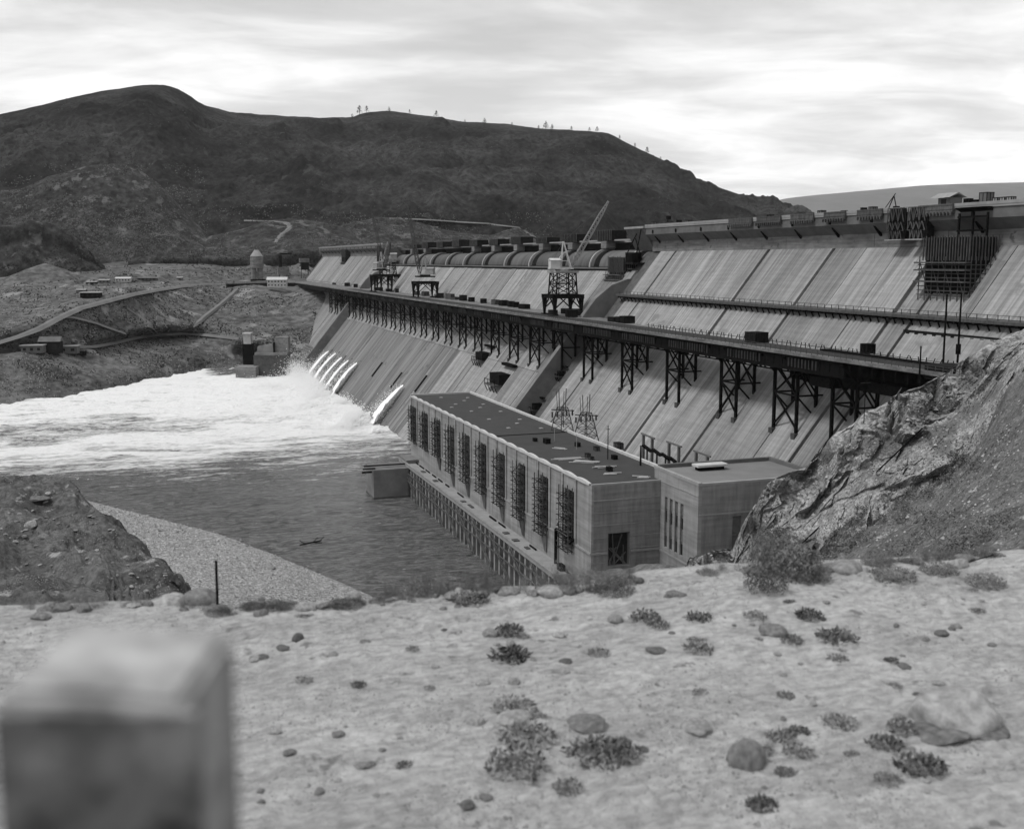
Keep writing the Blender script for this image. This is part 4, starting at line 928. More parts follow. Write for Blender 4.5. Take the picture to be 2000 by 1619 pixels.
cg = slatcage((197.5, 220.0, 85.0), 9, 17, 14.8, 'big dark form cage hanging on the dam face at the right end', 'form_cage', 'form cage', .6)
mb = MB()
for y in (1, 6, 11): mb.beam((6, y, 14), (6, y, 21), .45)
for z in (16.5, 20): mb.beam((6, 1, z), (6, 11.5, z), .5)
mb.prism([(9, 20.4), (11, 20.4), (11, 22.4), (5, 22.4)], .5, 12); mb.build('support_frame', M['steel'], cg)
slatcage((199, 428, 78), 11, 16, 17, 'dark form cage at the right end of the drum gates', 'form_cage', 'form cage', .62)
cf = slatcage((203, 944, 88), 5, 10, 18, 'small dark form cage at the left end of the drum gates', 'form_cage', 'form cage', .2)
p = at_x(676, 500, 205); slatcage((202.5, p.y-9, 87), 6, 22, 17.5, 'dark form cage hanging on the far abutment section', 'form_cage', 'form cage', .3)
# round form bucket above the near end of the gates
o = empty('hanging_platform', (200.5, 424, 93), 0, 'dark round hanging stage beside the end of the gates', 'stage')
MB().cyl((3, 3), 3.2, 3.6, 0, 4.2, 14).build('tub', M['steel'], o); MB().box(-1, 7, -5, 12, -.9, -.1).build('floor', M['darktimber'], o)
mb = MB(); mb.beam((0, 3, 4), (5, 3, 13.5), .35); mb.beam((6, 3, 4), (5, 8, 13.5), .3); mb.beam((3, 0, 4), (3, -4, 14), .3); mb.build('hanger', M['steel'], o)
for i, (px, lab) in enumerate(((1735, 'left lattice form bracket on the crest wall'), (1775, 'right lattice form bracket on the crest wall'))):
    p = at_x(px, 470, 204); o = empty('form_bracket', (204, p.y, 99.4), 0, lab, 'formwork')
    mb = MB(); L = -7.0
    for a, c, z0, z1 in ((0, L, 5.2, 9.0), (0, L, 2.8, 5.2), (-1.0, L*.92, 0, 2.8)):
        mb.beam((-.6, a, z0), (-.6, c, z0), .25); mb.beam((-.6, a, z1), (-.6, c, z1), .25)
        for k in range(3):
            y0 = a+(c-a)*k/3; y1 = a+(c-a)*(k+1)/3; mb.beam((-.7, y0, z0), (-.7, (y0+y1)/2, z1), .2); mb.beam((-.7, (y0+y1)/2, z1), (-.7, y1, z0), .2); mb.beam((-.6, y0, z0), (-.6, y0, z1), .2)
    mb.build('truss', M['timber'], o)
    MB().box(.1, 2.5, L, 0, 0, 9).build('form_panel', M['darktimber'], o); MB().box(-1.4, 0, L, 0, 0, .35).build('staging', M['sheet'], o)
for i, (a, c, h) in enumerate(((1425,1470,1.2),(1480,1526,1.3),(1546,1590,1.4),(1611,1652,1.7),(1676,1724,1.7),(1795,1862,1.8))):
    p = at_x(a, 415, 204); q = at_x(c, 415, 204)
    o = empty('parapet_form', (203.6, q.y, 106.2), 0, '%s dark parapet form from the left along the crest' % ORD[i].capitalize(), 'formwork', 'parapet forms along the crest')
    L = p.y-q.y; MB().box(0, .5, 0, L, 0, 2.5).build('form_panel', M['timber'], o)
    mb = MB(); k = 0
    while k < L: mb.box(-.5, -.01, k, k+.35, -.6, .4); k += 1.3
    for z in (1.0, 2.1): mb.box(-.12, -.01, 0, L, z, z+.18)
    mb.build('cleat', M['timber'], o)
# little buildings and gear on the crest
p = at_x(1836, 397, 208); h_ = empty('crest_hut', (207, p.y-5, 108), 0, 'small open gabled hut on top of the dam crest', 'hut')
MB().box(0, 4, 0, 4.6, 0, 2.6).build('wall', M['cornice'], h_); MB().prism([(-1, 2.6), (2, 4.0), (5, 2.6), (2, 3.6)], -.8, 6.8).build('roof', M['sheet'], h_); MB().box(-.06, -.005, 1.5, 3.4, .3, 2.2).build('door', M['window'], h_)
p = at_x(1920, 397, 206); crate(207, p.y, 108, 2.2, 2.6, 3.0, M['cornice'], 'crest_bin', 'small square grey bin tower standing on the crest, right', 'bin')
for i, (px, lab) in enumerate(((1941,'right'),(1955,'far right'),(1968,'rightmost'))):
    p = at_x(px, 397, 206); crate(207, p.y, 108, 1.4, 1.6, 1.5, M['sheet'], 'crest_bin', 'low pale bin on the crest, %s' % lab, 'bin')
p = at_x(1735, 405, 205); o = empty('derrick', (206, p.y, 108), 0, 'small A-frame derrick above the lattice form brackets', 'derrick')
mb = MB(); mb.beam((0, 1.5, 0), (0, -1, 4.2), .2); mb.beam((0, -2.5, 0), (0, -1, 4.2), .2); mb.beam((0, 2.5, 1), (0, -1.6, 4.8), .16); mb.box(-.6, .6, -3, -1.5, 0, 1.2); mb.build('frame', M['steel'], o)
crestbits = [(1303,440),(1322,438),(1340,437),(1358,436),(1272,436),(1500,418),(1644,404),(1682,402),(1700,401),(1885,396),(1902,394),(1600,410)]
for i, (px, py) in enumerate(crestbits):
    p = at_x(px, py, 206); o = crate(207, p.y, 107.95, R.uniform(.8, 1.8), R.uniform(1, 3), R.uniform(.8, 1.9), R.choice([M['steel'], M['timber']]), 'crest_box', 'small dark box of gear standing on the crest roadway', 'box', 'small gear boxes along the crest')
o = empty('bend_cable_mast', (206.5, at_x(1302, 436, 206).y, 108), 0, 'short dark mast with block on the crest near the gates', 'mast')
o.name = 'signal_mast'; MB().beam((0, 0, 0), (0, 0, 3.6), .3).build('mast', M['steel'], o); MB().box(-.7, .7, -1.6, .2, 2.4, 3.8).build('block', M['steel'], o)
# tall twin poles near the abutment
def tallpole(px, yt, yb, Y, lab, w_=.42):
    a = at_y(px, yb, Y); c = at_y(px, yt, Y); o = empty('tall_pole', (a.x, Y, a.z-2), 0, lab, 'pole')
    MB().cyl((0, 0), w_*.6, w_*.45, 0, c.z-a.z+2, 8).build('pole', M['steel'], o); return o
tallpole(1841, 575, 728, 196, 'tall thin black pole below the big form cage, left'); o = tallpole(1871, 575, 692, 196, 'tall thin black pole below the big form cage, right')
MB().cyl((0, 0), .55, .55, 2, 4.3, 8).build('guard', M['steel'], o)
tallpole(1796, 676, 730, 188, 'short thick pole at the end of the trestle', .35)
o = tallpole(1688, 722, 808, 184, 'thin pole with crossarm in front of the trestle end', .16); MB().beam((-1.2, 0, 8.4), (1.2, 0, 8.4), .1).build('crossarm', M['steelgrey'], o)

# ------------------------------------------------------------------ near rock cliff on the right
crest = [(1330,1125,214),(1345,1096,214),(1375,1085,212),(1430,1072,212),(1440,1050,210),(1452,1020,208),(1475,985,207),(1492,955,206),(1515,932,205),(1545,918,204),(1578,908,203),(1598,880,202),(1612,862,200),(1634,842,198),(1664,830,196),(1688,806,194),(1705,806,193),(1730,788,191),(1752,780,190),(1775,760,188),(1800,752,187),(1825,738,186),(1850,726,185),(1866,712,184),(1885,700,183),(1905,690,182),(1930,672,181),(1965,656,180),(2000,645,178),(2200,590,165)]
back = [(x, y+25, Y+16) for x, y, Y in crest]
back2 = [(x, y+60, Y+40) for x, y, Y in crest]
gl = [(1330,1170),(1440,1165),(1560,1120),(1640,1060),(1700,1010),(1760,975),(1820,935),(1870,905),(1900,870),(1925,820),(1960,760),(2000,710),(2200,640)]
gully = [(x, y, interp([(1330,200),(1440,192),(1500,186),(1700,170),(1900,163),(2200,148)], x)[0]) for x, y in gl]
low_g = [(x, y+70, Y-7) for x, y, Y in gully]
def between(a, c, k, Yk=None):
    return [(x, y + (interp(c, x)[0]-y)*k, Y + (interp(c, x)[1]-Y)*(Yk if Yk is not None else k)) for x, y, Y in a]
m1_ = between(crest, gully, .3, .2); m2_ = between(crest, gully, .65, .6)
def facet(p, sc_, amp, tilt):
    ds, ps = noise.voronoi(p*sc_); c = ps[0]; h = noise.cell_vector(c*17.3 + Vector((.37, .11, .73))); q = noise.cell_vector(c*9.1 + Vector((3.3, 5.1, 7.7))) - Vector((.5, .5, .5))
    return (h.x-.5)*amp + (p*sc_ - c).dot(q)*tilt/sc_
def d_rock2(p, s):
    k = 1.0 if s > 2.0 else .5
    if s < 1.9: k = .35
    w_ = p + Vector((frac(p, .08, 3), frac(p, .08, 3, 7), frac(p, .08, 3, 13)))*3
    a = facet(w_, .085, 3.2, 1.3) + facet(w_, .26, 1.3, 1.1) + facet(w_, .8, .35, .7) + frac(p, .06, 4)*1.2
    dirt = max(0, min(1, (noise.noise(p*.055 + Vector((4, 2, 9))) - .02)*7)); a *= (1 - .75*dirt)
    a = a*k + frac(p, .9, 3, 3)*.12
    return Vector((p.x - a*.25, p.y - a*.75, p.z + a*.6))
def d_rock(p, s):
    amp = 2.3 if s > 2.0 else 1.4
    if s < 1.9: amp = 1.0
    v = noise.voronoi(Vector((p.x*.16, p.y*.16, p.z*.22)), distance_metric='DISTANCE')[0]
    blk = noise.cell_vector(Vector((p.x*.30+9, p.y*.30, p.z*.34)))
    f = frac(p, .12, 6) ; fine = frac(p, .7, 4, 3)
    return Vector((p.x + (blk.x-.5)*1.2*amp*.6 + f*amp*.8, p.y - v[0]*amp*1.2 + fine*.5, p.z + (ridged(p, .09, 5, 6)-1.3)*amp*.75 + (blk.z-.5)*.7*amp*.6 + fine*.4))
cliff = loft('rock_cliff', [back2, back, crest, m1_, m2_, gully, low_g], ['y']*7, frange(1332, 2180, 640), [3, 10, 90, 90, 70, 10], M['rock'], d_rock2, smooth=False, wdt=3, label='jagged blasted rock cliff on the right in front of the dam end')
# near talus slope
tt = [(1400,1180),(1500,1150),(1600,1098),(1650,1062),(1700,1030),(1760,985),(1820,948),(1870,915),(1905,880),(1930,835),(1960,780),(2000,735),(2200,640)]
top_t = [(x, y, interp([(1400,70),(1700,85),(1900,80),(2200,60)], x)[0]) for x, y in tt]
tal = loft('talus_slope', [[(x, y+40, Y+16) for x, y, Y in top_t], top_t, [(1400,1230,48),(1600,1150,50),(1800,1040,50),(2000,900,48),(2200,780,40)], [(1400,1400,22),(1700,1280,22),(2000,1130,22),(2200,1060,20)], [(1400,1700,12),(2200,1500,11)]], ['y']*5,
    frange(1405, 2190, 420), [6, 80, 70, 10], M['talus'], lambda p, s: Vector((p.x, p.y, p.z + (frac(p, .12, 5)*1.0 + frac(p, .8, 3, 8)*.22)*(1 if s < 3 else .5))), wdt=10, label='gravelly talus slope on the right')
# left bluff
lb_top = [(-400,925),(0,928),(45,930),(90,925),(125,931),(146,940),(152,958),(165,975),(190,992),(230,1030),(265,1060),(300,1090),(340,1128),(375,1165),(400,1215),(430,1300)]
lt = [(x, y, interp([(-400,52),(100,50),(430,30)], x)[0]) for x, y in lb_top]
def d_bl(p, s):
    k = 1 if s > 1.1 else .35
    return Vector((p.x + frac(p, .5, 4, 5)*.3*k, p.y - frac(p, .35, 4)*.8*k, p.z + (frac(p, .25, 6)*.9 + (ridged(p, .3, 4, 5)-1.2)*.35)*k))
bluff = loft('earth_bluff', [[(x, y+30, Y+8) for x, y, Y in lt], lt, [(x, y+40 if x < 150 else y+20, Y-3.0) for x, y, Y in lt], [(-400,1070,40),(200,1110,34),(430,1310,22)], [(-400,1250,24),(200,1260,22),(430,1420,16)]], ['y']*5, frange(-390, 428, 330), [8, 30, 60, 24], M['bluff'], d_bl, wdt=4, label='dark crumbling earth bluff on the left')
# gravel beach and hillside below the camera
shore = [(-500,860,-2),(-100,925,-2),(100,960,-2),(170,972,-2),(300,1004,-2),(450,1044,-2),(560,1088,-2),(680,1138,-2),(760,1175,-2),(900,1230,-2),(1100,1330,-2)]
sh2 = [(x, y+7, .25) for x, y, z in shore]
b3_ = [(x, y+70, 6.5) for x, y, z in shore]; b4_ = [(x, y+190, 16) for x, y, z in shore]; b5_ = [(x, 1560, 40) for x, y, z in shore]; b6_ = [(x, 1900, 75) for x, y, z in shore]
beach = loft('gravel_beach', [shore, sh2, b3_, b4_, b5_, b6_], ['z']*6, frange(-480, 1090, 560), [4, 70, 50, 20, 8], M['beach'], lambda p, s: Vector((p.x, p.y, p.z + (frac(p, .05, 4)*.8 + frac(p, .45, 4, 3)*.30)*(1 if s > 1 else .3))), wdt=8, label='pale gravel beach sloping to the river')
tag(MB().quadbox([(100,20,-8),(300,20,-8),(300,232,-8),(106,238,-8),(100,20,60),(300,20,60),(300,150,18),(106,236,16)]).build('hillside', M['talus']), 'hidden hillside below the bench', None, None, 'structure')
slope = loft('yard_slope', [[(1080,1120,236),(1200,1112,237),(1290,1100,219),(1345,1112,219),(1400,1120,219),(1460,1140,215)], [(1080,1180,200),(1460,1180,190)], [(1080,1300,140),(1460,1300,120)]], ['y']*3, frange(1082, 1458, 120), [30, 10], M['talus'], lambda p, s: Vector((p.x, p.y, p.z + frac(p, .2, 5)*.8)), label='rough ground at the foot of the powerhouse end')

# ------------------------------------------------------------------ foreground bench
GZ = 92.3
EDGE = [(-900,1190),(0,1186),(150,1183),(300,1176),(420,1192),(560,1180),(700,1176),(770,1166),(850,1158),(930,1153),(1000,1152),(1120,1150),(1180,1148),(1240,1126),(1330,1116),(1420,1108),(1520,1112),(1620,1106),(1700,1098),(1800,1094),(1880,1088),(1970,1080),(2200,1070),(2900,1060)]
def gdist(py): return  (CAM_H-GZ) / math.tan(math.atan((py-809.5)/F_PX) + PITCH)
ed = [(x, y, GZ + .0) for x, y in EDGE]
g_rows = [[(x, y + 60, GZ - 3.2) for x, y, z in ed], [(x, y + 6, GZ - .25) for x, y, z in ed], ed, [(-900,1290,GZ),(2900,1220,GZ)], [(-900,1450,GZ),(2900,1400,GZ)], [(-900,1640,GZ),(2900,1640,GZ)], [(-900,2200,GZ),(2900,2200,GZ)]]
def d_fg(p, s):
    r2 = math.hypot(p.x, p.y)
    k = 1 if s > 1.9 else .5
    rough = max(0, min(1, .45 + noise.noise(Vector((p.x*.9, p.y*.9, 3)))*1.6 + (p.x-1.2)*.12))
    cl = max(0, noise.noise(Vector((p.x*9, p.y*12, 1)))-.12)*.03 + max(0, noise.noise(Vector((p.x*24, p.y*30, 5)))-.1)*.014
    return Vector((p.x, p.y, p.z + (frac(p, .55, 3)*.035 + frac(Vector((p.x*.8, p.y*1.1, 0)), 2.4, 5, 2)*.009 + frac(p, 9, 4, 6)*.008 + cl*rough*1.15)*k))
# first row lies beyond the edge: order from far/below to near
bench = loft('sandy_bench', g_rows, ['z']*7, frange(-500, 2500, 1150), [10, 8, 150, 130, 90, 16], M['sand'], d_fg, wdt=18, label='pale sandy bench in the foreground')
BG = bvh_of(bench)
MARK = [(1458,1490,'the largest lower right boulder'),(1360,1421,'the flat bright-topped stone'),(1862,1412,'the big blurred boulder'),(943,1334,'the lone pale flat stone'),(1318,1163,'the round edge stone'),(1650,1113,'the large pale edge boulder'),(1495,1150,'the dense dark bush'),(1743,1127,'the flat white edge stone'),(1200,1211,'the white angular stone'),(995,1250,'the dark leafy clump'),(1005,1400,'the half-buried stone'),(1508,1238,'the dark rounded stone'),(1105,1293,'the small dark stone pair'),(565,1260,'the three dark left stones'),(535,1190,'the pair at the left edge'),(712,1254,'the thin flat stone'),(1282,1270,'the flat dark slab'),(1090,1480,'the big weed patch'),(1635,1246,'the right leafy weed clump'),(1840,1230,'the pale and dark pair on the right'),(1640,1415,'the loose grey weed'),(1800,1500,'the dark weed low on the right'),(425,1150,'the thin stake'),(1365,1240,'the twiggy weed'),(1170,1278,'the round weed mid-sand'),(565,1470,'the blurred low left stone'),(780,1400,'the bare sand left of centre'),(1925,1140,'the far right bush')]
USED = {}
def where(px, py, what):
    m_ = sorted(MARK, key=lambda q: (q[0]-px)**2 + ((q[1]-py)*1.6)**2)
    for q in m_[:6]:
        dx, dy = px-q[0], (py-q[1])*1.4; dist = math.hypot(dx, dy)
        s_ = ('right of' if dx > 0 else 'left of') if abs(dx) > abs(dy) else ('below' if dy > 0 else 'above')
        for l in ('%s %s %s %s' % (what, 'just' if dist < 60 else 'well', s_, q[2]),):
            if l not in USED: USED[l] = 1; return l
    return '%s, somewhere %s %s' % (what, s_, m_[0][2])
def fg(px, py):
    h = hit(BG, px, py); return h if h else at_z(px, py, GZ)

def stone_mesh(seed, flat=.6):
    import bmesh
    rr = random.Random(seed); bm = bmesh.new(); bmesh.ops.create_icosphere(bm, subdivisions=4, radius=1)
    ax = (rr.uniform(.8, 1.2), rr.uniform(.7, 1.0), flat*rr.uniform(.8, 1.15)); off = Vector((seed*3.1, seed*1.7, 0)); planes = [(Vector((rr.gauss(0, 1), rr.gauss(0, 1), rr.gauss(0, 1))).normalized(), rr.uniform(.80, 1.02)) for _ in range(12)]
    for v in bm.verts:
        u_ = v.co.copy(); n = noise.fractal(u_*1.3+off, .9, 2, 5); rad_ = 1.12
        for pl in planes: rad_ = min(rad_, pl[1]/max(u_.dot(pl[0]), .05)) if u_.dot(pl[0]) > .05 else rad_
        v.co = u_ * (rad_ * (1 + .07*n)); v.co = Vector((v.co.x*ax[0], v.co.y*ax[1], v.co.z*ax[2]))
        if v.co.z < -.40*flat: v.co.z = -.40*flat + (v.co.z+.40*flat)*.2
    me = bpy.data.meshes.new('stone'); bm.to_mesh(me); bm.free(); me.polygons.foreach_set('use_smooth', [True]*len(me.polygons)); return me
SM = [stone_mesh(i, [.5, .6, .7, .45, .8, .55][i % 6]) for i in range(8)]
SMD = []
for me in SM:
    c = me.copy(); c.materials.append(M['darkstone']); SMD.append(c); me.materials.append(M['stone'])
def px_m(px, py): p = fg(px, py); return (p-EYE).length / F_PX
def stone(px, py, wpx, lab, dark=False, k=None, group=None, hs=1.0, rz=None):
    p = fg(px, py); s = wpx/2*px_m(px, py); k = R.randrange(8) if k is None else k
    o = link('stone', (SMD if dark else SM)[k]); o.location = (p.x, p.y, p.z + s*.02); o.scale = (s, s, s*hs); o.rotation_euler = (R.uniform(-.1, .1), R.uniform(-.1, .1), R.uniform(0, 6.28) if rz is None else rz)
    tag(o, lab, 'stone', group); return o
stone(1458, 1490, 78, 'rounded grey boulder, largest in the lower right foreground', False, 4, hs=1.35)
stone(1360, 1421, 56, 'flat pale stone with a bright top, lower right of centre', False, 0, hs=.9)
stone(1862, 1412, 150, 'big blurred pale boulder with dark underside at the right edge', False, 1, hs=1.15); stone(1830, 1432, 110, 'dark wedge added as shade under the big blurred boulder', True, 3, hs=.5); stone(1905, 1428, 90, 'dark shape added as shade at the right foot of the big blurred boulder', True, 5, hs=.5)  # the two dark stones stand in for the shadow below the boulder
stone(943, 1334, 30, 'small pale flat stone alone left of the dark leafy plant', False, 3)
stone(1318, 1163, 34, 'round grey stone at the bench edge right of the powerhouse door', False, 2)
stone(1650, 1113, 66, 'large pale boulder at the bench edge below the talus', False, 1, hs=.8)
stone(1550, 1127, 26, 'whitish round stone beside the big bush', False, 4)
stone(1743, 1127, 40, 'flat white stone on the bench edge, right', False, 0)
stone(1872, 1104, 40, 'pale rounded stone near the plank, upper right', False, 1)
stone(1200, 1211, 30, 'white angular stone in the middle of the sand', False, 5, hs=1.2)
stone(957, 1240, 34, 'pale rounded stone touching the leafy plant', False, 1)
stone(1093, 1241, 26, 'pale low stone right of the plant clump', False, 0)
stone(998, 1258, 26, 'pale stone between the two halves of the plant clump', False, 4)
stone(1005, 1408, 66, 'half-buried pale stone above the big weeds', False, 5, hs=.8)
stone(930, 1412, 36, 'rounded pale stone left of the half-buried one', False, 4)
stone(1145, 1415, 70, 'slab-like stone above the big weeds', False, 2, hs=.6)
stone(1508, 1238, 56, 'dark rounded stone with weeds, right of centre', True, 1)
stone(1105, 1293, 22, 'small dark stone right of the leafy plant', True, 2)
stone(1104, 1313, 18, 'tiny pale stone just below the small dark stone', False, 2)
stone(582, 1248, 26, 'dark stone on the left sand, uppermost of three', True, 4, hs=1.1)
stone(552, 1266, 22, 'dark stone on the left sand, middle of three', True, 2)
stone(512, 1285, 28, 'low dark stone on the left sand, lowest of three', True, 3)
stone(535, 1186, 36, 'round grey stone in the pair at the left bench edge', True, 4)
stone(510, 1199, 28, 'dark stone just below the pair at the left bench edge', True, 1)
stone(598, 1189, 38, 'long smooth grey stone on the left bench edge', False, 0)
stone(420, 1191, 44, 'flat dark stone under the thin stake', True, 3)
stone(490, 1183, 26, 'small rounded stone right of the thin stake', True, 2)
stone(1140, 1462, 40, 'pale stone among the big weeds', False, 5, hs=.8)
stone(80, 1205, 36, 'dark stone behind the guard post, far left', True, 3)
stone(712, 1254, 26, 'thin flat stone on the smooth sand, left of centre', True, 3, hs=.6)
stone(1282, 1270, 36, 'flat dark slab on the sand right of centre', True, 0, hs=.5)
stone(565, 1470, 28, 'blurred dark stone low on the left sand', True, 3)
stone(1868, 1226, 20, 'pale stone above a small dark hollow, right', False, 4)
stone(1840, 1238, 24, 'dark stone beside the pale one, right', True, 2)
stone(395, 1170, 60, 'pale lumpy rock on the left bench edge', False, 5)
stone(330, 1178, 70, 'wide pale earth-covered rock on the left bench edge', False, 1, hs=.7)
stone(990, 1160, 44, 'pale rock on the bench edge below the deck piers', False, 5)
stone(1075, 1158, 60, 'wide pale rock on the bench edge below the powerhouse corner', False, 1, hs=.8)
stone(920, 1168, 52, 'weed-covered rock on the bench edge', False, 6)
stone(690, 1168, 34, 'round rock at the right end of the beach view', False, 4)
for i in range(60):
    px = R.uniform(480, 1960); py = 1165 + (R.random()**1.3)*420
    dkk = R.random() < .28; sz = R.uniform(7, 18); stone(px, py, sz*(1+(py-1165)/500), where(px, py, ('tiny' if sz < 12 else 'small') + (' dark stone' if dkk else ' pale stone')), dkk, group='small stones scattered on the sandy ground')
for i in range(46):
    px = R.uniform(60, 1960); py = interp(EDGE, px)[0] + R.uniform(1, 10)
    dkk = R.random() < .5; stone(px, py, R.uniform(12, 34), where(px, py, ('dark' if dkk else 'pale') + ' edge stone'), dkk, group='stones along the edge of the bench')
# pebbles: countless
mb = MB()
for i in range(17000):
    px = R.uniform(-40, 2040); py = 1125 + (R.random()**.8)*520
    if py < interp(EDGE, px)[0] + 2: continue
    p = fg(px, py)
    if noise.noise(Vector((p.x*2.2, p.y*2.2, 8))) + noise.noise(Vector((p.x*.7, p.y*.7, 2))) < .08: continue
    s = R.uniform(.0015, .0075)*R.uniform(.5, 1) * (1 + (R.random() < .06)*1.2); n = len(mb.v)
    for a in range(5): an_ = a*1.257 + R.uniform(-.3, .3); mb.v.append((p.x+math.cos(an_)*s*R.uniform(.7, 1.2), p.y+math.sin(an_)*s*R.uniform(.7, 1.2), p.z-.001))
    mb.v.append((p.x, p.y, p.z+s*.8)); mb.f += [(n+a, n+(a+1) % 5, n+5) for a in range(5)]
tag(mb.build('pebbles', M['pebble']), 'fine pebbles and clods strewn over the sand', None, None, 'stuff')
# plants
def plant_mesh(seed, n, h, w_, leaf, m, stalk=0, flat=False):
    rr = random.Random(seed); mb = MB()
    for i in range(n):
        a = rr.uniform(0, 6.28); r_ = w_*math.sqrt(rr.random()); z = h*rr.random()*(1-.5*(r_/w_)**2); p = Vector((r_*math.cos(a), r_*math.sin(a), z*(.35 if flat else 1)))
        d_ = Vector((rr.uniform(-1, 1), rr.uniform(-1, 1), rr.uniform(.0, 1.2))).normalized(); s = Vector((rr.uniform(-1, 1), rr.uniform(-1, 1), rr.uniform(-.4, .4))).normalized()
        L = leaf*rr.uniform(.6, 1.5); k = len(mb.v)
        mb.v += [tuple(p-s*L*.18), tuple(p+s*L*.18), tuple(p+d_*L*.6+s*L*.22), tuple(p+d_*L), tuple(p+d_*L*.6-s*L*.22)]; mb.f.append((k, k+1, k+2, k+3, k+4))
    for i in range(stalk):
        a = rr.uniform(0, 6.28); r_ = w_*.6*rr.random(); p = Vector((r_*math.cos(a), r_*math.sin(a), 0)); q = p + Vector((rr.uniform(-.5, .5)*h, rr.uniform(-.5, .5)*h, h*rr.uniform(.9, 1.9)))
        k = len(mb.v); s = Vector((leaf*.045, 0, 0)); t_ = Vector((0, leaf*.045, 0)); mb.v += [tuple(p-s), tuple(p+s), tuple(q), tuple(p-t_), tuple(p+t_)]; mb.f += [(k, k+1, k+2), (k+3, k+4, k+2)]
    me = mb.mesh('weed', m); return me
PM = {'low': [plant_mesh(i, 260, .5, 1, .20, M['leaf'], 14) for i in range(4)],
      'broad': [plant_mesh(20+i, 260, .42, 1, .26, M['leafdark'], 6) for i in range(3)],
      'bush': [plant_mesh(40+i, 1500, 1.1, 1, .10, M['leafdark'], 60) for i in range(3)],
      'stalk': [plant_mesh(60+i, 110, 1.1, .7, .10, M['straw'], 60) for i in range(4)]}
def plant(px, py, wpx, kind, lab, group=None, hs=1.0, k=None):
    p = fg(px, py); s = wpx/2*px_m(px, py); ms = PM[kind]; nm = {'low': 'weed', 'broad': 'broadleaf_weed', 'bush': 'sage_bush', 'stalk': 'dry_weed'}[kind]
    o = link(nm, ms[R.randrange(len(ms)) if k is None else k]); o.location = (p.x, p.y, p.z-.003); o.scale = (s, s, s*hs); o.rotation_euler = (0, 0, R.uniform(0, 6.28))
    return tag(o, lab, 'bush' if kind == 'bush' else 'weed', group)
plant(1495, 1150, 84, 'bush', 'dark dense bush at the bench edge below the rock cliff', hs=1.1)
plant(1580, 1128, 80, 'bush', 'low dark bush right of the dense bush', hs=.55)
plant(1740, 1128, 90, 'bush', 'low dark bush on the edge below the talus', hs=.45)
plant(1835, 1118, 70, 'bush', 'low dark bush near the pale stones, upper right', hs=.5)
plant(1925, 1140, 70, 'bush', 'dark bush at the far right of the bench', hs=.5)
plant(1490, 1118, 130, 'stalk', 'thin grey brush standing above the dense bush', hs=1.3); plant(1540, 1122, 130, 'bush', 'broad grey bush behind the whitish round stone', hs=1.0)
plant(1200, 1156, 80, 'bush', 'dark low brush below the powerhouse corner', hs=.5)
plant(920, 1172, 70, 'broad', 'dark weeds around the rock on the bench edge', hs=.8)
plant(995, 1234, 56, 'broad', 'dark leafy plant, upper half of the clump left of centre')
plant(995, 1284, 78, 'broad', 'dark leafy plant, lower half of the clump left of centre', hs=.9)
plant(1005, 1382, 86, 'low', 'row of weeds above the half-buried stone', hs=.7)
plant(1030, 1448, 110, 'low', 'spreading weeds below the half-buried stone')
plant(1010, 1500, 120, 'low', 'blurred weeds at the bottom of the big weed patch')
plant(1165, 1478, 120, 'low', 'leafy weeds right in the big weed patch')
plant(1215, 1468, 70, 'broad', 'dark leaves at the right end of the big weed patch', hs=.8)
plant(1260, 1208, 60, 'low', 'straggly weed on the sand right of the white stone')
plant(1285, 1222, 44, 'low', 'small weed just below the straggly weed')
plant(1170, 1278, 44, 'low', 'small round weed in the middle of the sand')
plant(1365, 1208, 50, 'broad', 'dark flat weed right of centre')
plant(1365, 1270, 56, 'low', 'twiggy weed below the flat dark weed')
plant(1475, 1205, 44, 'low', 'small weed above the dark rounded stone')
plant(1545, 1252, 44, 'low', 'weed touching the dark rounded stone')
plant(1635, 1246, 72, 'broad', 'dark leafy weed clump right of the dark rounded stone', hs=.8)
plant(1580, 1203, 50, 'broad', 'small dark weed above the leafy clump')
plant(1525, 1442, 56, 'low', 'weed right of the largest boulder')
plant(1558, 1470, 56, 'low', 'grey weed right of and below the largest boulder')
plant(1640, 1415, 64, 'low', 'loose grey weed in the lower right sand')
plant(1730, 1456, 64, 'broad', 'dark weed left of the blurred boulder')
plant(1765, 1425, 60, 'low', 'weed at the foot of the blurred boulder')
plant(1800, 1500, 84, 'broad', 'dark weed low in the right foreground')
plant(1735, 1525, 50, 'low', 'small weed at the bottom right')
plant(1490, 1575, 60, 'broad', 'weed at the bottom edge, right of centre')
plant(1110, 1540, 60, 'low', 'weed near the bottom edge below the big patch')
plant(1560, 1430, 40, 'broad', 'small dark weed right of the largest boulder')
for i in range(30):
    px = R.uniform(900, 1960) if R.random() < .8 else R.uniform(480, 900); py = interp(EDGE, px)[0] + 12 + R.random()**1.2*420
    kd = R.choice(['low', 'low', 'broad']); plant(px, py, R.uniform(14, 34)*(1+(py-1165)/700), kd, where(px, py, 'little dark weed' if kd == 'broad' else 'little grey weed'), 'little weeds scattered over the sandy ground', hs=R.uniform(.5, 1))
for i in range(110):
    px = R.choice([R.uniform(740, 1240), R.uniform(740, 1240), R.uniform(1380, 1960), R.uniform(50, 700)]); py = interp(EDGE, px)[0] + R.uniform(-1, 6)
    plant(px, py, R.uniform(26, 60), 'stalk', where(px, py, 'thin dry stalks'), 'dry stalks along the edge of the bench', hs=R.uniform(.6, 1.2) * (1.7 if 740 < px < 1240 else .8))
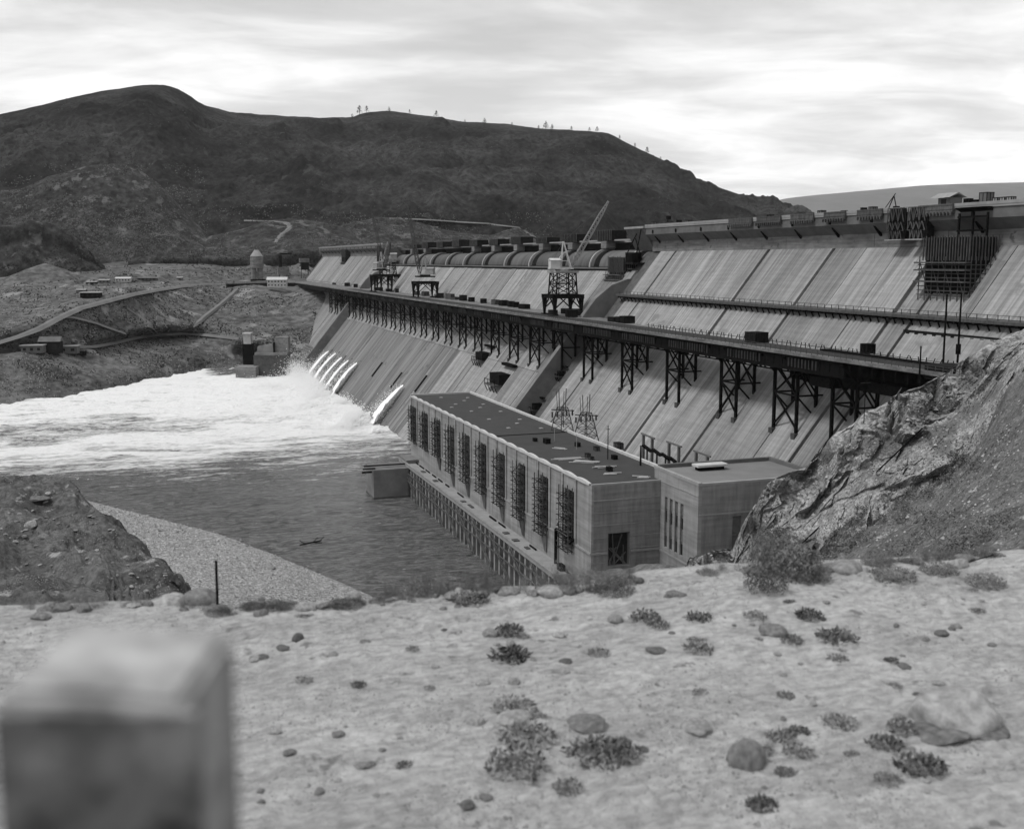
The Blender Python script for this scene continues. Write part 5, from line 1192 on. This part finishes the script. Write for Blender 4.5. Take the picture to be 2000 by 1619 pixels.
for i in range(34):
    px = R.choice([R.uniform(700, 1240), R.uniform(1380, 1960), R.uniform(380, 700)]); py = interp(EDGE, px)[0] + R.uniform(0, 6)
    plant(px, py, R.uniform(30, 70), 'bush', where(px, py, 'low dark brush'), 'low brush along the edge of the bench', hs=R.uniform(.25, .5))
# stake, plank, guard post
p = fg(425, 1190); q = at_y(422, 1095, p.y); o = empty('thin_stake', p, 0, 'thin upright stake at the left bench edge', 'stake'); MB().beam((0, 0, -.05), (q.x-p.x, 0, q.z-p.z), .012).build('rod', M['steel'], o)
p = fg(1920, 1100); tag(MB().beam((-.09, .0, .0), (.10, .03, .012), .006, .005).build('plank', M['darktimber']), 'thin dark plank lying on the bench, upper right', 'plank').location = (p.x, p.y, p.z+.02)
gp = empty('guard_post', (0, 0, 0), 0, 'blurred square guard post close to the camera, lower left', 'post')
c0 = at_z(88, 1350, 94-.19); c1 = at_z(398, 1350, 94-.19)
ax_ = (c1-c0); ln = ax_.length; ax_.normalize(); ay_ = Vector((-ax_.y, ax_.x, 0)); yaw_ = math.atan2(ax_.y, ax_.x)
gp.location = (c0.x, c0.y, GZ); gp.rotation_euler = (0, 0, yaw_); th = 94-.19-GZ
import bmesh
bm = bmesh.new(); bmesh.ops.create_cube(bm, size=1)
for v in bm.verts: v.co = Vector(((v.co.x+.5)*(ln+.016)-.024, (v.co.y+.5)*.088, (v.co.z+.5)*(th+.104)-.1))
bmesh.ops.bevel(bm, geom=[e for e in bm.edges], offset=.005, segments=3, affect='EDGES'); bmesh.ops.subdivide_edges(bm, edges=bm.edges[:], cuts=3, use_grid_fill=True)
for v in bm.verts: v.co += Vector((noise.noise(v.co*9), noise.noise(v.co*9+Vector((5, 0, 0))), noise.noise(v.co*9+Vector((0, 7, 0))))) * .012 * (1 if v.co.z > th-.3 else .3)
MB().box(-.02, ln*.97, -.008, -.001, -.5, th-.008).build('face_board', M['board'], gp)  # thin plate over the front, darker than the shaft
me = bpy.data.meshes.new('shaft'); bm.to_mesh(me); bm.free(); me.materials.append(M['post']); link('shaft', me, gp)

# rocks on the bluff, beach, cliff foot
BB = bvh_of(bluff, beach); BT = bvh_of(tal, cliff); BX = bvh_of(bluff)
scatter(BT, [(1450,1990,660,1060)], 9000, .8, 2.6, 'cliff_rubble', M['rubble'], 'loose broken rock on the cliff and talus', -.02, .08, seed=11)
scatter(BT, [(1440,1990,700,1100)], 8000, .8, 2.6, 'cliff_brush', M['brushgrey'], 'dark dry brush on the cliff and talus', .02, .05, seed=12)
scatter(BB, [(-20,370,930,1170)], 3400, .8, 2.6, 'bluff_clods', M['rubble'], 'clods and stones on the earth bluff', .05, .3, seed=13)
def rock_at(bv, px, py, wpx, lab, group=None, dark=False, hs=.9, nm='rock'):
    h = hit(bv, px, py)
    if not h: return
    s = wpx/2*(h-EYE).length/F_PX; o = link(nm, (SMD if dark else SM)[R.randrange(8)]); o.location = h; o.scale = (s, s, s*hs); o.rotation_euler = (R.uniform(-.3, .3), R.uniform(-.3, .3), R.uniform(0, 6.28)); tag(o, lab, 'rock', group)
rock_at(BB, 60, 1026, 26, 'pale square rock stuck in the dark bluff'); rock_at(BB, 528, 1110, 18, 'dark lone boulder on the beach', dark=True, hs=1.3)
rock_at(BB, 85, 1050, 22, 'small rock below the pale one on the bluff', dark=True); rock_at(BB, 70, 975, 40, 'flat dark ledge rock near the top of the bluff', dark=True, hs=.4)
for i in range(90):
    qx, qy, dk_ = R.uniform(0, 360), R.uniform(960, 1165), R.random() < .5
    rock_at(BB, qx, qy, R.uniform(4, 11), 'small %s rock on the %s %s part of the earth bluff' % ('dark' if dk_ else 'pale', ['upper', 'middle', 'lower'][min(2, int((qy-960)/69))], 'left' if qx < 110 else ('middle' if qx < 230 else 'right')), 'small rocks on the bluff', dk_)
mb = MB()
for i in range(13000):
    if i < 8500: px = R.uniform(170, 700); py = R.uniform(985, 1185); bv = BB
    else: px = R.uniform(1560, 2000); py = R.uniform(780, 1110); bv = BT
    h = hit(bv, px, py)
    if not h or (bv is BB and hit(BX, px, py)) or (bv is BT and R.random() < .75): continue
    s = R.uniform(.7, 3.0)*(h-EYE).length/F_PX*(1.0 + (R.random() < .08)*1.2); n = len(mb.v)
    for a in range(5): an_ = a*1.257; mb.v.append((h.x+math.cos(an_)*s*R.uniform(.7, 1.2), h.y+math.sin(an_)*s*R.uniform(.7, 1.2), h.z-.2*s))
    mb.v.append((h.x, h.y, h.z+s*.8)); mb.f += [(n+a, n+(a+1) % 5, n+5) for a in range(5)]
tag(mb.build('gravel', M['gravel']), 'coarse gravel on the beach and talus', None, None, 'stuff')
mb = MB()                                              # scrub on the talus and cliff foot
def scrubmesh(bv, regs, n, leafpx, name, m, lab):
    mb = MB()
    for i in range(n):
        x0, x1, y0, y1 = R.choice(regs); cx_, cy_ = R.uniform(x0, x1), R.uniform(y0, y1); h = hit(bv, cx_, cy_)
        if not h: continue
        if noise.noise(Vector((h.x*.12, h.y*.12, h.z*.12))) < -.05: continue
        k_ = (h-EYE).length/F_PX
        for j in range(9):
            p = h + Vector((R.gauss(0, 3)*k_, R.gauss(0, 3)*k_, abs(R.gauss(0, 3.2))*k_)); d_ = Vector((R.uniform(-1, 1), R.uniform(-1, 1), R.uniform(0, 1)))*leafpx*k_; s = Vector((R.uniform(-1, 1), R.uniform(-1, 1), 0))*leafpx*.4*k_
            n_ = len(mb.v); mb.v += [tuple(p-s), tuple(p+s), tuple(p+d_)]; mb.f.append((n_, n_+1, n_+2))
    tag(mb.build(name, m), lab, None, None, 'stuff')
scrubmesh(BT, [(1460,1640,1020,1130), (1500,1980,1040,1110), (1600,1980,1000,1100)], 2600, 4.0, 'talus_scrub', M['leaf'], 'grey scrub at the foot of the talus and cliff')
scrubmesh(BT, [(1440+i*46, 1500+i*46, 1140-i*26-20, 1140-i*26+18) for i in range(10)], 2200, 3.4, 'gully_scrub', M['leafdark'], 'dark scrub in the gully between cliff and talus')
scrubmesh(BT, [(1560,1900,780,980)], 300, 2.6, 'cliff_scrub', M['leaf'], 'sparse scrub on the cliff')
# hanging cable down the cliff
a = hit(BT, 1795, 840) ; c = hit(BT, 1560, 1065)
if a and c:
    o = empty('cliff_pipe', a + Vector((0, -1, .6)), 0, 'thin dark pipe running diagonally down the rock cliff', 'pipe'); MB().beam((0, 0, 0), (c-a), .22).build('pipe', M['steel'], o)
# driftwood in the river
p = at_z(608, 1062, .2); o = empty('driftwood', p, 0, 'dark driftwood snag floating near the beach', 'driftwood')
mb = MB(); mb.beam((-4, -1, .2), (3.6, 1.2, .6), .35); mb.beam((.5, .3, .3), (2.2, -.4, 2.2), .22); mb.beam((-2, 0, .2), (-3.6, 2.2, .9), .2); mb.beam((3, 1, .3), (4.4, .6, 2.0), .18); mb.beam((1, .4, .3), (3.2, -1.6, .5), .3)
mb.build('branch', M['steel'], o)

# ------------------------------------------------------------------ water jets and spray
def jet(p0, vx, w0, w1, lab, uu=0):
    o = empty('water_jet', p0, 0, lab, 'water jet', 'jets of water from the outlets'); mb = MB(); N = 34; S = 10; zt = p0.z
    T = 0; P = []
    V0 = vx*.72; tend = (-V0 + math.sqrt(V0*V0 + 2*9.8*(zt+1)))/9.8
    for i in range(N+1):
        t_ = tend*i/N; c = Vector((-vx*t_, 0, -4.9*t_*t_ - V0*t_)); k = i/N; w_ = w0 + (w1-w0)*k**.8
        for j in range(S):
            a = 2*math.pi*j/S; rr = w_*(1 + .45*noise.noise(Vector((i*.35+uu, j*1.3, uu))) * (.3+k))
            P.append(c + Vector((math.sin(a)*rr*.35, math.cos(a)*rr, math.sin(a)*rr*.8)))
    mb.v = [tuple(p) for p in P]
    for i in range(N):
        for j in range(S): mb.f.append((i*S+j, i*S+(j+1) % S, (i+1)*S+(j+1) % S, (i+1)*S+j))
    mb.build('stream', M['spray'], o, True)
    mb = MB()                                   # torn droplets round the stream
    for i in range(900):
        k = R.random()**.6; t_ = tend*k; w_ = w0+(w1-w0)*k; c = Vector((-vx*t_, 0, -4.9*t_*t_-V0*t_)) + Vector((R.gauss(0, .6)*w_, R.gauss(0, .75)*w_, R.gauss(0, .8)*w_)); s = R.uniform(.08, .30); n = len(mb.v)
        mb.v += [(c.x-s, c.y, c.z), (c.x+s, c.y+s*.4, c.z), (c.x, c.y-s, c.z+s), (c.x, c.y+s, c.z+s*1.4)]; mb.f += [(n, n+1, n+2), (n, n+1, n+3), (n, n+2, n+3), (n+1, n+2, n+3)]
    tag(mb.build('spray_drops', M['spray'], o), kind='stuff')
jl = ['farthest', 'second farthest', 'middle one of the five', 'fourth from the far side', 'widest of the far group']
outs = [(646,688),(660,692),(672,700),(685,706),(702,711)]
for i, (px, py) in enumerate(outs):
    p = at_face(px, py); jet(p + Vector((-2.2, 0, 0)), 14.5, 1.4, 5.4 if i not in (2, 3) else 4.0, 'white water jet from the far outlets, %s' % jl[i], i*7)
p = at_face(793, 755); jet(p + Vector((-2.2, 0, 0)), 16, 1.4, 6.0, 'single white water jet nearest the powerhouse', 50)
mb = MB()
cl_ = [(x_, y_, r_, h_) for (x_, y_, r_, h_) in [(120,885,15,12),(118,850,15,10),(117,820,14,9),(116,790,14,8),(114,760,15,8),(110,735,14,5),(118,905,13,9),(115,622,9,7),(112,612,8,5),(121,640,8,5),(105,600,10,3),(100,700,20,3),(95,820,25,4),(118,668,9,2),(122,580,5,1.5),(124,700,8,4)]]
for (x_, y_, r_, h_) in cl_:
    for i in range(int(170*r_)):
        c = Vector((x_+R.gauss(0, .42)*r_, y_+R.gauss(0, .6)*r_, abs(R.gauss(0, .62))*h_)); s = R.uniform(.10, .40); n = len(mb.v)
        mb.v += [(c.x-s, c.y, c.z), (c.x+s, c.y+s*.4, c.z), (c.x, c.y-s, c.z+s), (c.x, c.y+s, c.z+s*1.2)]; mb.f += [(n, n+1, n+2), (n, n+1, n+3), (n, n+2, n+3), (n+1, n+2, n+3)]
tag(mb.build('spray', M['spray']), 'white spray thrown up where the jets land', None, None, 'stuff')

# ------------------------------------------------------------------ far bank works
def house(px, py, wpx, hpx, depth, lab, name='shed', wall='white', roof='sheet', nw=4, rows_=1, gable=True, z=None, legs=0, rz=-.2, cat='shed'):
    h = hit(BF, px, py) if z is None else at_z(px, py, z)
    if h is None: return
    k = (h-EYE).length/F_PX; W = wpx*k; H_ = hpx*k
    o = empty(name, h, rz, lab, cat)
    MB().box(-W/2, W/2, 0, depth, legs*k, H_*.72).build('wall', M[wall], o)
    if gable: MB().prism([(-depth*.08-.2, H_*.72), (depth/2, H_), (depth+.3, H_*.72)], 0, 1).v
    mb = MB()
    if gable:
        n = len(mb.v); e = W*.04
        mb.v += [(-W/2-e, -e, H_*.721), (W/2+e, -e, H_*.721), (W/2+e, depth+e, H_*.721), (-W/2-e, depth+e, H_*.721), (-W/2-e, depth/2, H_), (W/2+e, depth/2, H_)]
        mb.f += [(0, 1, 5, 4), (3, 4, 5, 2), (0, 4, 3), (1, 2, 5), (0, 3, 2, 1)]
    else: mb.box(-W/2-.8, W/2+.8, -1.2, depth+.5, H_*.721, H_*.80)
    mb.build('roof', M[roof], o)
    for r_ in range(rows_):
        for i in range(nw):
            x = -W/2 + W*(i+.5)/nw; zz = legs*k + (H_*.72-legs*k)*(r_+.35)/rows_; hh = (H_*.72-legs*k)*.38/rows_
            MB().box(x-W*.2/nw, x+W*.2/nw, -.12, -.01, zz, zz+hh).build('window', M['window'], o)
    if legs:
        for x in (-W*.42, -W*.15, W*.15, W*.42):
            for y in (.6, depth-.6): MB().box(x-.3, x+.3, y-.3, y+.3, -6, legs*k).build('leg', M['steel'], o)
    return o
house(541, 561, 36, 19, 9, 'white two-storey building with rows of windows on the far trestle end', 'site_office', 'white', 'pale', 6, 2, z=66, rz=-.25, cat='building')
house(240, 551, 26, 9, 9, 'white low building left of the long pale shed', 'site_office', 'white', 'pale', 5, 1, cat='building')
house(283, 549, 40, 8, 8, 'long low open shed with pale roof on the far terrace', 'long_shed', 'timber', 'pale', 6, 1, False)
house(203, 553, 18, 7, 7, 'grey low shed left of the white low building', 'shed', 'cornice', 'sheet', 3)
house(178, 555, 18, 5, 6, 'dark low shed beside the spoil heap', 'shed', 'darktimber', 'sheet', 2)
house(176, 583, 34, 14, 9, 'dark open shed with flat pale roof on the slope', 'open_shed', 'steel', 'pale', 4, 1, False)
house(158, 572, 16, 7, 7, 'small pale shed above the dark open shed', 'shed', 'cornice', 'sheet', 1)
house(62, 690, 36, 18, 10, 'low pale building at the left edge of the far bank', 'shed', 'cornice', 'sheet', 3, 1, False)
house(97, 691, 36, 30, 9, 'dark gabled hut with pale roof above the river, left', 'gabled_hut', 'darktimber', 'cornice', 2, 1)
house(133, 691, 32, 18, 8, 'grey low building right of the dark gabled hut', 'shed', 'cornice', 'sheet', 2, 1, False)
house(158, 695, 14, 12, 5, 'dark broken shed with leaning timbers by the river', 'shed', 'steel', 'timber', 1)
house(351, 548, 10, 7, 5, 'tiny dark hut beside the upper road', 'hut', 'cornice', 'sheet', 1)
# mixing plant: silo tower
o = empty('mixing_plant', hit(BF, 505, 549), 0, 'domed concrete mixing silo tower above the far trestle', 'silo'); k = (o.location-EYE).length/F_PX
MB().cyl((0, 12), 12*k, 12*k, 24*k, 46*k, 14).build('silo', M['wall'], o); MB().cyl((0, 12), 12.3*k, 4*k, 46*k, 58*k, 14).build('dome', M['parapet'], o)
for x in (-6.5, 5.5): MB().cyl((x*k, 12), 5.2*k, 5.2*k, 3*k, 24*k, 10).build('hopper', M['wall'], o)
MB().box(-12*k, 14*k, 4, 18, 0, 3*k).build('base', M['steel'], o)
o = empty('batching_tower', hit(BF, 556, 545), 0, 'pale control cabin on a dark stem right of the silo', 'tower'); k = (o.location-EYE).length/F_PX
MB().box(-11*k, 10*k, 4, 14, 8*k, 22*k).build('cabin', M['wall'], o); MB().box(-8*k, -3*k, 5, 12, 22*k, 44*k).build('stem', M['steel'], o); MB().box(-6*k, 16*k, 6, 10, 46*k, 49*k).build('conveyor_head', M['steel'], o); MB().box(-10*k, 8*k, 6, 10, 49*k, 50*k).build('walkway', M['parapet'], o)
for x in (-8, 6): MB().box(x*k-.5, x*k+.5, 8, 9, -5, 8*k).build('leg', M['steelgrey'], o)
o = empty('bin_house', hit(BF, 597, 546), 0, 'pale topped bin house on dark legs beside the abutment', 'bin house'); k = (o.location-EYE).length/F_PX
MB().box(-9*k, 9*k, 4, 12, 32*k, 40*k).build('cabin', M['wall'], o); MB().box(-6*k, 8*k, 5, 11, 18*k, 32*k).build('hopper', M['steel'], o); 
for x in (-6, 7): MB().box(x*k-.4, x*k+.4, 8, 9, -8, 18*k).build('leg', M['steelgrey'], o)
# spoil heap
hh = hit(BF, 150, 553)
if hh:
    mb = MB(); n = 26
    mb.v.append((0, 0, 22)); 
    for r_ in (.35, .7, 1.0):
        for i in range(n):
            a = 6.283*i/n; q = 1+.12*noise.noise(Vector((math.cos(a)*2, math.sin(a)*2, r_))); mb.v.append((math.cos(a)*r_*52*q, math.sin(a)*r_*38*q, 22*(1-r_**1.15)-(3 if r_ == 1 else 0)))
    for i in range(n): mb.f.append((0, 1+i, 1+(i+1) % n))
    for b_ in (0, n):
        for i in range(n): mb.f.append((1+b_+i, 1+b_+n+i, 1+b_+n+(i+1) % n, 1+b_+(i+1) % n))
    o = tag(mb.build('spoil_heap', M['bank'], None, True), 'broad smooth spoil heap left of the terrace sheds', 'spoil heap'); o.location = (hh.x-32, hh.y+45, hh.z-2)
# river works at the far toe
def blk(px, py, wpx, hpx, dep, z, m, name, lab, cat, extra=None):
    p = at_z(px, py, z); k = (p-EYE).length/F_PX; o = empty(name, p, -.33, lab, cat)
    MB().box(-wpx*k/2, wpx*k/2, 0, dep, -3, hpx*k).build('body', M[m], o)
    return o, k
o, k = blk(528, 735, 62, 40, 14, 0, 'joint', 'cofferdam', 'dark concrete cofferdam block at the far toe of the dam', 'cofferdam')
MB().box(-28*k, 34*k, -1.5, 14, 40*k, 45*k).build('cap', M['training'], o); MB().quadbox([(-26*k,3,45*k),(6*k,3,45*k),(6*k,12,45*k),(-26*k,12,45*k),(-24*k,4,57*k),(4*k,4,62*k),(4*k,11,62*k),(-24*k,11,56*k)]).build('upper_wall', M['training'], o); MB().box(8*k, 34*k, 4, 13, 45*k, 74*k).build('upper_wall', M['wall'], o); MB().box(6*k, 9*k, 2, 6, 45*k, 64*k).build('gap', M['steel'], o)
o, k = blk(484, 707, 18, 34, 8, 4, 'steel', 'pump_house', 'small white cabin on a black timber tower by the far shore', 'pump house'); MB().box(-7*k, 7*k, 0, 7, 34*k, 52*k).build('cabin', M['white'], o); MB().box(-8*k, 8*k, -1, 8, 52*k, 55*k).build('roof', M['pale'], o)
o, k = blk(480, 738, 38, 20, 20, 0, 'wall', 'stone_quay', 'pale low quay at the waterline on the far shore', 'quay')
o, k = blk(545, 680, 40, 10, 10, 12, 'training', 'retaining_wall', 'grey retaining wall above the cofferdam', 'wall')
for i, (px, py) in enumerate(((575,695),(588,704),(570,715),(600,690),(612,700),(560,728),(590,720))): rock_at(BF, px, py, 16, 'pale boulder on the rubble at the far toe of the dam', 'boulders at the far toe')
for i in range(14):
    px = R.uniform(490, 585); py = R.uniform(672, 735); h = hit(BF, px, py)
    if h: k = (h-EYE).length/F_PX; o = tag(MB().beam((0, 0, 0), (R.uniform(-14, 14)*k, R.uniform(-4, 4), R.uniform(-3, 10)*k), R.uniform(1, 2.4)*k, R.uniform(1, 5)*k).build('timber_baulk', R.choice([M['steel'], M['timber'], M['wall']])), 'loose baulk among the works at the far toe of the dam', 'timber', 'baulks among the works at the far toe'); o.location = h
# abutment steps under the far face
a = at_face(582, 662); c = at_face(628, 682)
for k in range(6):
    o = tag(MB().beam((a.x-3-k*1.6, a.y, a.z-1-k*1.7), (c.x-3-k*1.6, c.y+3, c.z-1-k*1.7), 1.8, 1.5).build('concrete_step', M['wall']), 'one of the stepped concrete ledges under the far face', 'step', 'stepped ledges under the far face')
    o['label'] = '%s concrete ledge down from the far face foot' % ORD[k].capitalize()
# ------------------------------------------------------------------ trees on the skyline
def tree_mesh(seed):
    rr = random.Random(seed); mb = MB()
    for i in range(150):
        z = rr.uniform(.25, 1); w_ = .32*(1.15-z)*1.4; a = rr.uniform(0, 6.28); r_ = w_*math.sqrt(rr.random()); p = Vector((r_*math.cos(a), r_*math.sin(a), z)); n = len(mb.v); s = .07
        mb.v += [tuple(p+Vector((rr.uniform(-s, s), rr.uniform(-s, s), rr.uniform(-s, s)))) for _ in range(3)]; mb.f.append((n, n+1, n+2))
    return mb.mesh('crown', M['tree'])
TM = [tree_mesh(i) for i in range(4)]; TK = MB().cyl((0, 0), .03, .01, -.1, .8, 6).mesh('trunk', M['darktimber'])
trees = [(702,224,12),(716,220,9),(688,232,7),(760,219,7),(800,222,6),(852,229,9),(908,240,5),(946,244,9),(1000,247,6),(1052,253,6),(1066,254,12),(1078,254,8),(1116,256,7),(1151,257,6),(1166,258,8),(1210,272,6),(1240,289,7),(1264,300,9),(1290,312,5)]
for i, (px, py, h_) in enumerate(trees):
    h = None
    for dy in range(2, 20):
        h = hit(BF, px, py+dy)
        if h: break
    if not h: continue
    H_ = h_*1.5*(h-EYE).length/F_PX
    o = empty('pine_tree', h, R.uniform(0, 6), 'small dark pine on the skyline, %s from the left' % ORD[i], 'tree', 'small pines along the skyline'); o.scale = (H_, H_, H_)
    link('crown', TM[i % 4], o); link('trunk', TK, o)
nb = 0
for i in range(240):                                   # bushes on the lower hills
    px = R.uniform(40, 1150); py = R.uniform(400, 540) if px < 640 else R.uniform(415, 450); h = hit(BF, px, py)
    if not h: continue
    s = R.uniform(2.5, 5)*(h-EYE).length/F_PX; o = link('hill_shrub', TM[i % 4]); o.location = h - Vector((0, 0, s*.3)); o.scale = (s*1.6, s*1.6, s); tag(o, 'small dark shrub dotting the lower hills', 'shrub', 'shrubs dotting the lower hills')

# ------------------------------------------------------------------ thin haze
hm = bpy.data.materials.new('haze'); hm.use_nodes = True; t = hm.node_tree; t.nodes.clear()
pv = nn(t, 'ShaderNodeVolumePrincipled'); pv.inputs['Color'].default_value = (.9, .9, .9, 1); pv.inputs['Density'].default_value = 1.7e-5
t.links.new(pv.outputs[0], nn(t, 'ShaderNodeOutputMaterial').inputs['Volume'])
tag(MB().box(-12500, 12500, -12500, 12500, -61, 900).build('haze', hm), 'thin haze over the valley', None, None, 'stuff')
